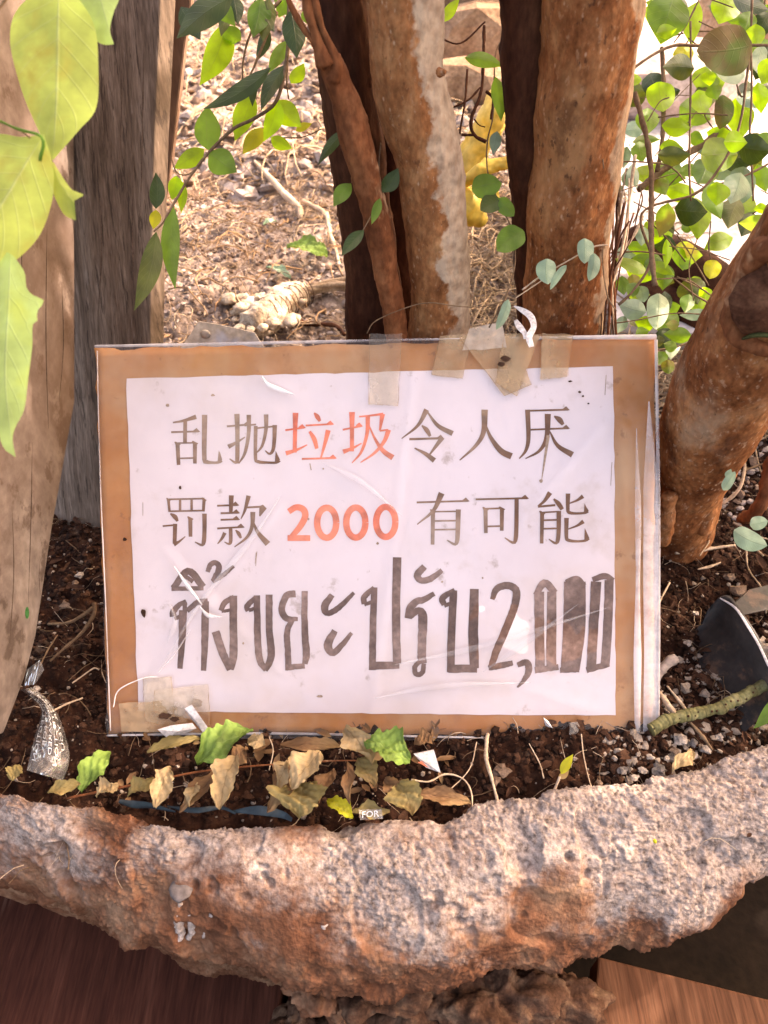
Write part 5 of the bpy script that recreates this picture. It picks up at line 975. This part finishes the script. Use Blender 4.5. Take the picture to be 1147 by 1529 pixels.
# clear wrapper with print, lower left
wp = thing('plastic_wrapper', G(60, 1110), 'crumpled clear plastic wrapper printed with white capital letters', 'wrapper')
M_wrap = film_mat('wrapper_film', .35, (.6, .58, .55), base=.10, rough=.12, bump=.9, gloss=1.6, lo=.45, hi=.7, bscale=60)
M_print = mat('white_print', [(.62, .62, .6), (.8, .8, .78)], 60, 3, .5, 0)
wl = [(30,1030),(45,1040),(62,1062),(52,1100),(46,1125),(40,1150)]; wrr = [(50,1026),(76,1050),(92,1080),(103,1120),(102,1145),(94,1166)]
def wrap_pt(u, v, h=0):
    a = catmull(np.array(wl, float), 40); b = catmull(np.array(wrr, float), 40); k = v*39; i = int(min(38, max(0, k))); f = k-i
    A_, B_ = a[i]*(1-f)+a[i+1]*f, b[i]*(1-f)+b[i+1]*f; p = A_*(1-u)+B_*u
    return G(p[0], p[1], .008+.012*math.sin(math.pi*min(1, max(0, u)))+.0025*math.sin(v*19+u*5)+h)
V = [wrap_pt(j/23, i/39, .0012*vn(np.array([[i*.45, j*.45, 0]]))[0]) for i in range(40) for j in range(24)]
obj('wrapper_film', V, gridf(40, 24), M_wrap, wp)
def flat_text(body, size=1.0):
    cu = bpy.data.curves.new('t', 'FONT'); cu.body = body; cu.size = size; cu.resolution_u = 2; ob = bpy.data.objects.new('t', cu); COL.objects.link(ob)
    dg = bpy.context.evaluated_depsgraph_get(); dg.update(); me = bpy.data.meshes.new_from_object(ob.evaluated_get(dg))
    V = np.array([v.co[:] for v in me.vertices]); Fc = [list(p.vertices) for p in me.polygons]; bpy.data.objects.remove(ob); bpy.data.curves.remove(cu); bpy.data.meshes.remove(me); return V, Fc
LN = ['PROTECTION', 'NOT FOR', 'BEWARED', 'PROTECTION', 'FOR YOU']
for i, tx in enumerate(LN):
    V, Fc = flat_text(tx); V = V-[0, 0, 0]; wx = V[:, 0].max()
    vx = V[:, 0]/wx; vy = V[:, 1]/.75
    u0 = .06+i*.18; v0 = .10+.07*(i % 3); ln = min(.8, .078*len(tx))
    P3 = [wrap_pt(u0+.10*(1-y_), v0+ln*x_, .0016) for x_, y_ in zip(vx, vy)]; obj('printed_text', P3, Fc, M_print, wp, smooth=False)
sc_ = thing('wrapper_scrap', G(552, 1219), 'tiny wrapper scrap reading FOR on the flat olive leaf at the rim', 'wrapper')
V, Fc = prism([G(a, b, .0155) for a, b in ((536,1209),(570,1208),(572,1222),(538,1224))], (0, 0, -.0004)); obj('film', V, Fc, M_wrap, sc_, smooth=False)
V, Fc = flat_text('FOR'); wx = V[:, 0].max(); obj('printed_text', [G(540+26*v[0]/wx, 1221-10*v[1]/.75-2*v[0]/wx, .0162) for v in V], Fc, M_print, sc_, smooth=False)
V = [G(a, b, z) for a, b, z in ((40,1000,.008),(60,985,.016),(66,1000,.014),(52,1022,.010),(36,1024,.008))]; obj('wrapper_film', V, [[0,1,2,3,4]], M_wrap, wp, smooth=False)

# left soil twigs
stick('twig', [(75,987),(96,968),(122,945),(140,918),(141,900)], [.006, .01, .014, .02, .024], [1.5, 2, 2.4, 3, 3.2], M_twig, 'forked brown twig with a pale broken tip left of the sign', 'twig')
stick('twig', [(72,932),(100,930),(122,920),(138,908)], [.006, .012, .016, .021], [1.6, 2, 2.4, 3], M_twig, 'brown twig meeting the forked twig left of the sign', 'twig')
stick('rootlet', [(60,994),(72,970),(86,948)], .008, [.8, 1.3, .7], M_twig, 'fine rootlet at the foot of the near board', 'root')
stick('rootlet', [(108,1020),(125,1008),(140,998),(148,1000)], .006, 1.0, M_root, 'pale rootlet by the lower left of the sign', 'root'); stick('rootlet', [(78,1062),(98,1052),(124,1042)], .006, 1.2, M_root, 'pale rootlet above the clear wrapper', 'root')
# right side soil things
gs = thing('green_stem', G(1060, 1060), 'thick green ringed plant stem lying on the soil at lower right', 'plant stem')
P = [G(a, b, z) for a, b, z in ((972,1090,.010),(1000,1074,.012),(1035,1066,.012),(1070,1058,.013),(1096,1046,.015),(1120,1034,.016),(1160,1012,.018))]
v, f_ = tube(P, .0037, 20, 220, nz=.0007, nsc=160)
vr = v.reshape(220, 20, 3); ce = vr.mean(1, keepdims=True); k = 1-.11*np.exp(-((((np.arange(220)+2.5*np.sin(np.arange(220)*.21))/10.0) % 1-.5)/.12)**2)[:, None, None]; v = (ce+(vr-ce)*k).reshape(-1, 3)
M_gs = mat('green_stem', [(.06, .05, .022), (.13, .125, .055), (.24, .21, .12)], 60, 5, .6, .4, 300, .0006); obj('stem', v, f_, M_gs, gs)
for k in range(24):
    i = 6+k*9; c = ce[i % 220, 0]+np.array([random.uniform(-.0022, .0022), random.uniform(-.003, -.001), .0026]); obj('leaf_scar', ICO[0]*np.array([.0007, .0006, .0012])*random.uniform(.5, 1.3)+c, ICO[1], M_bark_dark, gs)
pp = thing('plastic_shard', G(1110, 980), 'black broken plastic pot shard stuck in the soil at the right edge', 'plastic shard')
M_blk = mat('black_plastic', [(.012, .011, .012), (.035, .028, .026)], 30, 6, .55, .5, 90, .001, spec=.4, extra=spots((.11, .06, .04), 60, .52, .66, .8, 3))
V = []
top = [(1056,912,.02),(1070,896,.028),(1086,894,.032),(1104,918,.034),(1128,954,.034),(1146,992,.032),(1170,1030,.03)]
Tt = catmull(np.array([G(a, b, z) for a, b, z in top]), 30); cc_ = G(1060, 1010, 0)
for q in Tt:
    inn = q+np.array([-.02, -.012, -.045]); V += [q, q+[.0, .0, -.02], inn]
n = len(V); V = np.array(V); V2 = V+np.array([.0018, .0014, .0012]); g_ = gridf(30, 3)
obj('shell', np.vstack([V, V2]), g_.tolist()+(g_[:, ::-1]+n).tolist()+[[3*i, 3*i+3, n+3*i+3, n+3*i] for i in range(29)], M_blk, pp)
ribbon3([Tt[i]+[0, 0, .0006] for i in range(4, 30, 5)], [.0008, .0016, .0018, .0016, .0018, .001], mat('worn_edge', [(.3, .28, .28), (.55, .53, .54)], 90, 4, .4, .2), 'worn_edge', pp, seg=24)
V, Fc = prism([G(a, b, .03) for a, b in ((1092,905),(1120,880),(1170,868),(1170,905),(1110,918))], (0, .002, -.004)); obj('bent_flap', V, Fc, M_blk, pp, smooth=False)
stick('stick', [(1008,824),(1035,823),(1060,819),(1098,814)], .008, [4, 4, 2.5, 1.5], M_root, 'pale split stick on the soil at the foot of the leaning trunk', 'stick')
stick('stick', [(1042,850),(1060,846),(1076,840)], .006, [1.2, 2, 1], M_root, 'short pale root bit below the split stick', 'stick')
stick('stick', [(978,1022),(985,1004),(998,990),(1010,982)], [.01, .014, .018, .02], [4, 7, 8, 7], M_stone2, 'stubby grey-brown broken stick right beside the sign', 'stick')
stick('stick', [(984,1032),(996,1050),(1008,1066)], .012, [3.5, 4.5, 4], M_straw, 'pale stubby straw piece by the lower right of the sign', 'stick'); stick('stick', [(996,1024),(1014,1046),(1026,1062)], .012, [1.4, 2, 2.4], M_straw, 'thin split straw beside the stubby straw piece', 'stick')
stick('stick', [(1030,1078),(1048,1098),(1064,1120)], .008, [2.6, 2.8, 2.2], M_twig, 'brown cane bit crossing under the green stem', 'stick')
stick('root', [(1105,775),(1120,770),(1140,745),(1150,700),(1175,640)], [.01, .03, .05, .07, .1], [7, 10, 11, 10, 9], M_bark_red, 'curved brown root rising at the right edge', 'root')
stick('stick', [(1058,762),(1085,748),(1105,728),(1112,700),(1110,688)], [.01, .02, .03, .035, .04], [1.4, 2.4, 2.6, 2, 1.4], M_root, 'pinkish thin stick beside the base of the leaning trunk', 'stick')
for pts, lb in (([(1095,780),(1112,790),(1125,815),(1140,830)], 'thick tangled fibre at the right edge above the shard'), ([(1115,790),(1130,800),(1147,805)], 'tangled fibre touching the right edge'), ([(1114,820),(1118,850),(1138,880),(1144,915)], 'long thin fibre falling to the black shard'), ([(1040,760),(1060,800),(1045,830)], 'fine fibre under the leaning trunk'), ([(1000,870),(985,900),(978,930)], 'fine fibre beside the sign edge')): stick('fibre', pts, .02, 1.3, M_straw, lb, 'fibre')
gp = thing('small_plant', G(1120, 800), 'two bluish green leaves low at the right edge', 'plant')
add_leaf(gp, (1096,792), (1146,815), 30, .49, 'p', shape='r'); add_leaf(gp, (1120,784), (1147,778), 22, .5, 'p', shape='r'); add_leaf(gp, (1085,715), (1092,700), 12, .46, 'p'); add_leaf(gp, (1080,732), (1098,704), 16, .455, 'p', shape='r')
gp2 = thing('small_plant', G(1140, 1080), 'green leaf shoot at the lower right edge above the rim', 'plant')
dl = depth(G(1140, 1070, .02)); add_leaf(gp2, (1160,1040), (1125,1088), 22, dl, 'm'); add_leaf(gp2, (1170,1060), (1140,1075), 20, dl+.003, 'm')

# ------------------------------------------------------------------ pebbles, grit and litter
GM = [mat('grit_brown', [(.028, .012, .007), (.07, .034, .021)], 200, 3, .9, .4), mat('grit_dark', [(.009, .004, .0025), (.024, .011, .007)], 200, 3, .9, .4), mat('grit_pale', [(.18, .14, .11), (.34, .28, .23)], 200, 3, .85, .4), mat('litter_pale', [(.22, .17, .145), (.38, .315, .285)], 120, 3, .85, .4), mat('litter_brown', [(.10, .062, .045), (.23, .16, .12)], 120, 3, .85, .4)]
def scatter(name, n, xr, yr, smin, smax, m, seed, label_kind='stuff', flat=.7, mask=None, power=2.2, lump=.6):
    r = np.random.default_rng(seed); x = r.uniform(*xr, n); d = r.uniform(*yr, n); fr = front_y(x); y = np.where(d < .3, fr+.006+d, d+.0)
    if mask is not None:
        k = mask(x, y); x, y = x[k], y[k]; n = len(x)
    s = smin+(smax-smin)*r.random(n)**power; z = soil_h(x, y)
    V0, F0 = ICO; V = V0[None]*(1+lump*(r.random((n, 12, 1))-.5)); sc = s[:, None]*r.uniform(.55, 1.3, (n, 3))*[1, 1, flat]; V = V*sc[:, None, :]
    a = r.uniform(0, 2*np.pi, n); c, s_ = np.cos(a), np.sin(a); tl = r.normal(0, .5, n); ct, st = np.cos(tl), np.sin(tl)
    X = V[..., 0]*c[:, None]-V[..., 1]*s_[:, None]; Yv = V[..., 0]*s_[:, None]+V[..., 1]*c[:, None]; Zv = V[..., 2]
    Y2 = Yv*ct[:, None]-Zv*st[:, None]; Z2 = Yv*st[:, None]+Zv*ct[:, None]
    V = np.stack([X+x[:, None], Y2+y[:, None], Z2+(z+s*.25)[:, None]], -1).reshape(-1, 3)
    Fc = (F0[None]+(np.arange(n)*12)[:, None, None]).reshape(-1, 3)
    return tag(obj(name, V, Fc, m, None, smooth=False), kind='stuff')
front = lambda x, y: (y < .62)
scatter('soil_grit', 15000, (-.34, .36), (0, .3), .0005, .0026, GM[0], 1); scatter('soil_grit', 12000, (-.34, .36), (0, .3), .0005, .003, GM[1], 2); scatter('soil_grit', 2600, (-.34, .36), (0, .3), .0004, .0020, GM[2], 3, power=3)
side = lambda x, y: (x > .17)
scatter('gravel', 620, (.13, .30), (0, .075), .001, .0036, GM[2], 4, power=2.2, lump=.95); scatter('gravel', 900, (.13, .30), (0, .075), .001, .0036, GM[0], 5, power=2, lump=.95)
scatter('litter', 26000, (-.75, .9), (.42, 1.1), .0008, .0042, GM[3], 6, power=2.4); scatter('litter', 12000, (-.75, .9), (.42, 1.1), .0008, .0045, GM[4], 7, power=2.2)
scatter('litter', 9000, (-1.3, 1.3), (1.0, 2.4), .004, .016, GM[3], 8, flat=.5, power=2); scatter('litter', 6000, (-1.3, 1.3), (1.0, 2.4), .004, .015, GM[4], 9, flat=.5, power=2)
def strands(name, n, xr, yr, L, rad, m, seed, lift=.004):
    r = np.random.default_rng(seed); x = r.uniform(*xr, n); y = r.uniform(*yr, n); a = r.uniform(0, np.pi*2, n); K = 6; ts = np.linspace(0, 1, K); ln = r.uniform(*L, n)
    ca = r.normal(0, 1.2, n); P = np.zeros((n, K, 3)); cx, cy = x.copy(), y.copy(); th = a.copy()
    for i in range(K): P[:, i, 0] = cx; P[:, i, 1] = cy; cx = cx+np.cos(th)*ln/K; cy = cy+np.sin(th)*ln/K; th = th+ca/K*1.5
    P[..., 2] = soil_h(P[..., 0].ravel(), P[..., 1].ravel()).reshape(n, K)+lift*(.4+r.random((n, 1)))+lift*1.3*np.sin(np.pi*ts)[None]*r.random((n, 1))
    T = np.gradient(P, axis=1); N = np.cross(T, [0, 0, 1.]); N /= np.linalg.norm(N, axis=2)[..., None]+1e-9
    rr = (rad*r.uniform(.5, 1.5, n))[:, None, None]*(1-.6*ts)[None, :, None]
    V = np.stack([P+N*rr, P+np.array([0, 0, 1.3])*rr, P-N*rr], 2).reshape(-1, 3)
    g = gridf(K, 3, True); Fc = (g[None]+(np.arange(n)*K*3)[:, None, None]).reshape(-1, 4)
    return tag(obj(name, V, Fc, m, None), kind='stuff')
strands('straw', 2600, (-.45, .7), (.47, 1.1), (.015, .06), .0006, M_straw, 1, .006); strands('straw', 1800, (-.9, 1.0), (1.0, 2.2), (.04, .14), .0014, M_straw, 2, .01)
strands('dry_stems', 1500, (.02, .35), (.5, .95), (.03, .10), .0010, M_straw, 3, .012); strands('dry_stems', 1200, (-.4, .7), (.45, 1.2), (.02, .07), .001, M_straw_dark, 4, .008)
strands('rootlets', 420, (-.3, .33), (.15, .45), (.006, .03), .00022, M_root, 5, .002); strands('rootlets', 300, (-.3, .33), (.15, .45), (.01, .04), .0003, M_twig, 6, .003)
# flaky leaf litter: small curled flakes
def flakes(name, n, xr, yr, s, m, seed):
    r = np.random.default_rng(seed); x = r.uniform(*xr, n); y = r.uniform(*yr, n); z = soil_h(x, y)+.003; sz = r.uniform(*s, n)
    B = np.array([[-1, 0, .0], [-.4, -.45, .25], [-.4, .45, .25], [.4, -.4, .2], [.4, .4, .2], [1, 0, 0], [0, 0, -.05]]); a = r.uniform(0, 6.28, n); b = r.normal(0, .5, n)
    V = B[None]*sz[:, None, None]*r.uniform(.6, 1.2, (n, 1, 3)); X = V[..., 0]*np.cos(a)[:, None]-V[..., 1]*np.sin(a)[:, None]; Yv = V[..., 0]*np.sin(a)[:, None]+V[..., 1]*np.cos(a)[:, None]
    Zv = V[..., 2]*1.2+Yv*np.sin(b)[:, None]*.6+X*np.cos(b*3)[:, None]*.2
    V = np.stack([X+x[:, None], Yv+y[:, None], Zv+z[:, None]+sz[:, None]*.2], -1).reshape(-1, 3)
    f0 = np.array([[0, 1, 6], [0, 6, 2], [1, 3, 6], [2, 6, 4], [3, 5, 6], [6, 5, 4]]); Fc = (f0[None]+(np.arange(n)*7)[:, None, None]).reshape(-1, 3)
    return tag(obj(name, V, Fc, m, None), kind='stuff')
flakes('leaf_litter', 1500, (-.6, .8), (.5, 1.2), (.002, .0065), GM[3], 1); flakes('leaf_litter', 1800, (-1.2, 1.2), (1.0, 2.3), (.006, .018), GM[3], 2); flakes('leaf_litter', 900, (-.8, 1), (.5, 2), (.003, .010), M_straw_dark, 3)
flakes('leaf_litter', 260, (-.28, .32), (.17, .42), (.002, .006), GM[0], 4); flakes('leaf_litter', 40, (-.16, .06), (.19, .25), (.003, .007), LM['n'], 5)
# single stones one can pick out
PB = [(54,1027,6,2,'pale pebble just above the clear wrapper'),(112,870,6,0,'brown pebble beside the foot of the near board'),(97,902,8,0,'brown clod below the pale pebble by the near board'),(118,858,7,2,'pale stone nearest the near board in the dark gap left of the sign'),
 (1018,1103,12,2,'largest pale pebble on the gravel below the green stem'),(1036,1108,8,1,'dark pebble touching the largest pale pebble'),(1055,1118,9,2,'pale pebble right of the dark pebble under the green stem'),(1034,1128,8,2,'pale pebble beneath the dark pebble near the rim'),
 (985,1148,12,1,'dark grey stone against the rim, right of the sign corner'),(960,1150,7,2,'pale pebble left of the dark grey stone at the rim'),(948,1160,6,2,'small pale pebble lowest along the rim, left of the dark grey stone'),(1008,1120,7,0,'brown pebble under the largest pale pebble'),
 (1075,1100,7,2,'rightmost pale pebble on the gravel below the green stem'),(930,1150,8,1,'dark pebble under the torn film at the sign corner'),(1020,1140,5,2,'tiny pale pebble at the rim right of the dark grey stone'),(895,1168,6,0,'brown pebble at the rim below the thin rootlet'),
 (750,1150,12,0,'large brown clod right of the hanging pale root'),(1103,880,13,0,'large brown clod above the black shard'),(1090,860,8,0,'smaller brown clod above and left of the large clod'),(972,1130,6,2,'pale pebble close to the lower right sign corner'),
 (996,1132,5,2,'tiny pale pebble between sign corner and dark grey stone'),(1040,915,5,2,'pale chip on the soil left of the black shard'),(1028,960,7,2,'pale chip lower on the soil between sign and shard'),(1060,1145,6,2,'pale pebble farthest right along the rim'),
 (740,1165,8,0,'brown clod touching the lower end of the hanging pale root'),(430,470,6,1,'dark stone next to the fibre bundle'),(250,500,9,0,'brown stone left of the metal plate'),(290,470,8,1,'dark stone just above the metal plate'),(244,478,7,0,'small brown stone by the edge of the second board')]
for i, (a, b, r, k, lb) in enumerate(PB):
    p = G(a, b, .003); s_ = r*depth(p)/F; v = ICO2[0]*(1+.5*fbm(ICO2[0]+i*3, 1.6, 3, i)[:, None])*np.array([1, .85, .55])*s_*.9
    tag(obj('pebble', v+p-[0, 0, s_*.25], ICO2[1], [mat('pebble_brown', [(.08, .05, .035), (.17, .12, .09)], 90), mat('pebble_dark', [(.08, .07, .065), (.17, .15, .14)], 90), mat('pebble_pale', [(.2, .16, .13), (.36, .31, .27)], 90)][k], None, smooth=False, origin=p),
        lb, 'pebble', 'pebbles on the soil' if b > 800 else 'stones behind the sign')
print('verts', sum(len(m.vertices) for m in bpy.data.meshes), 'polys', sum(len(m.polygons) for m in bpy.data.meshes))
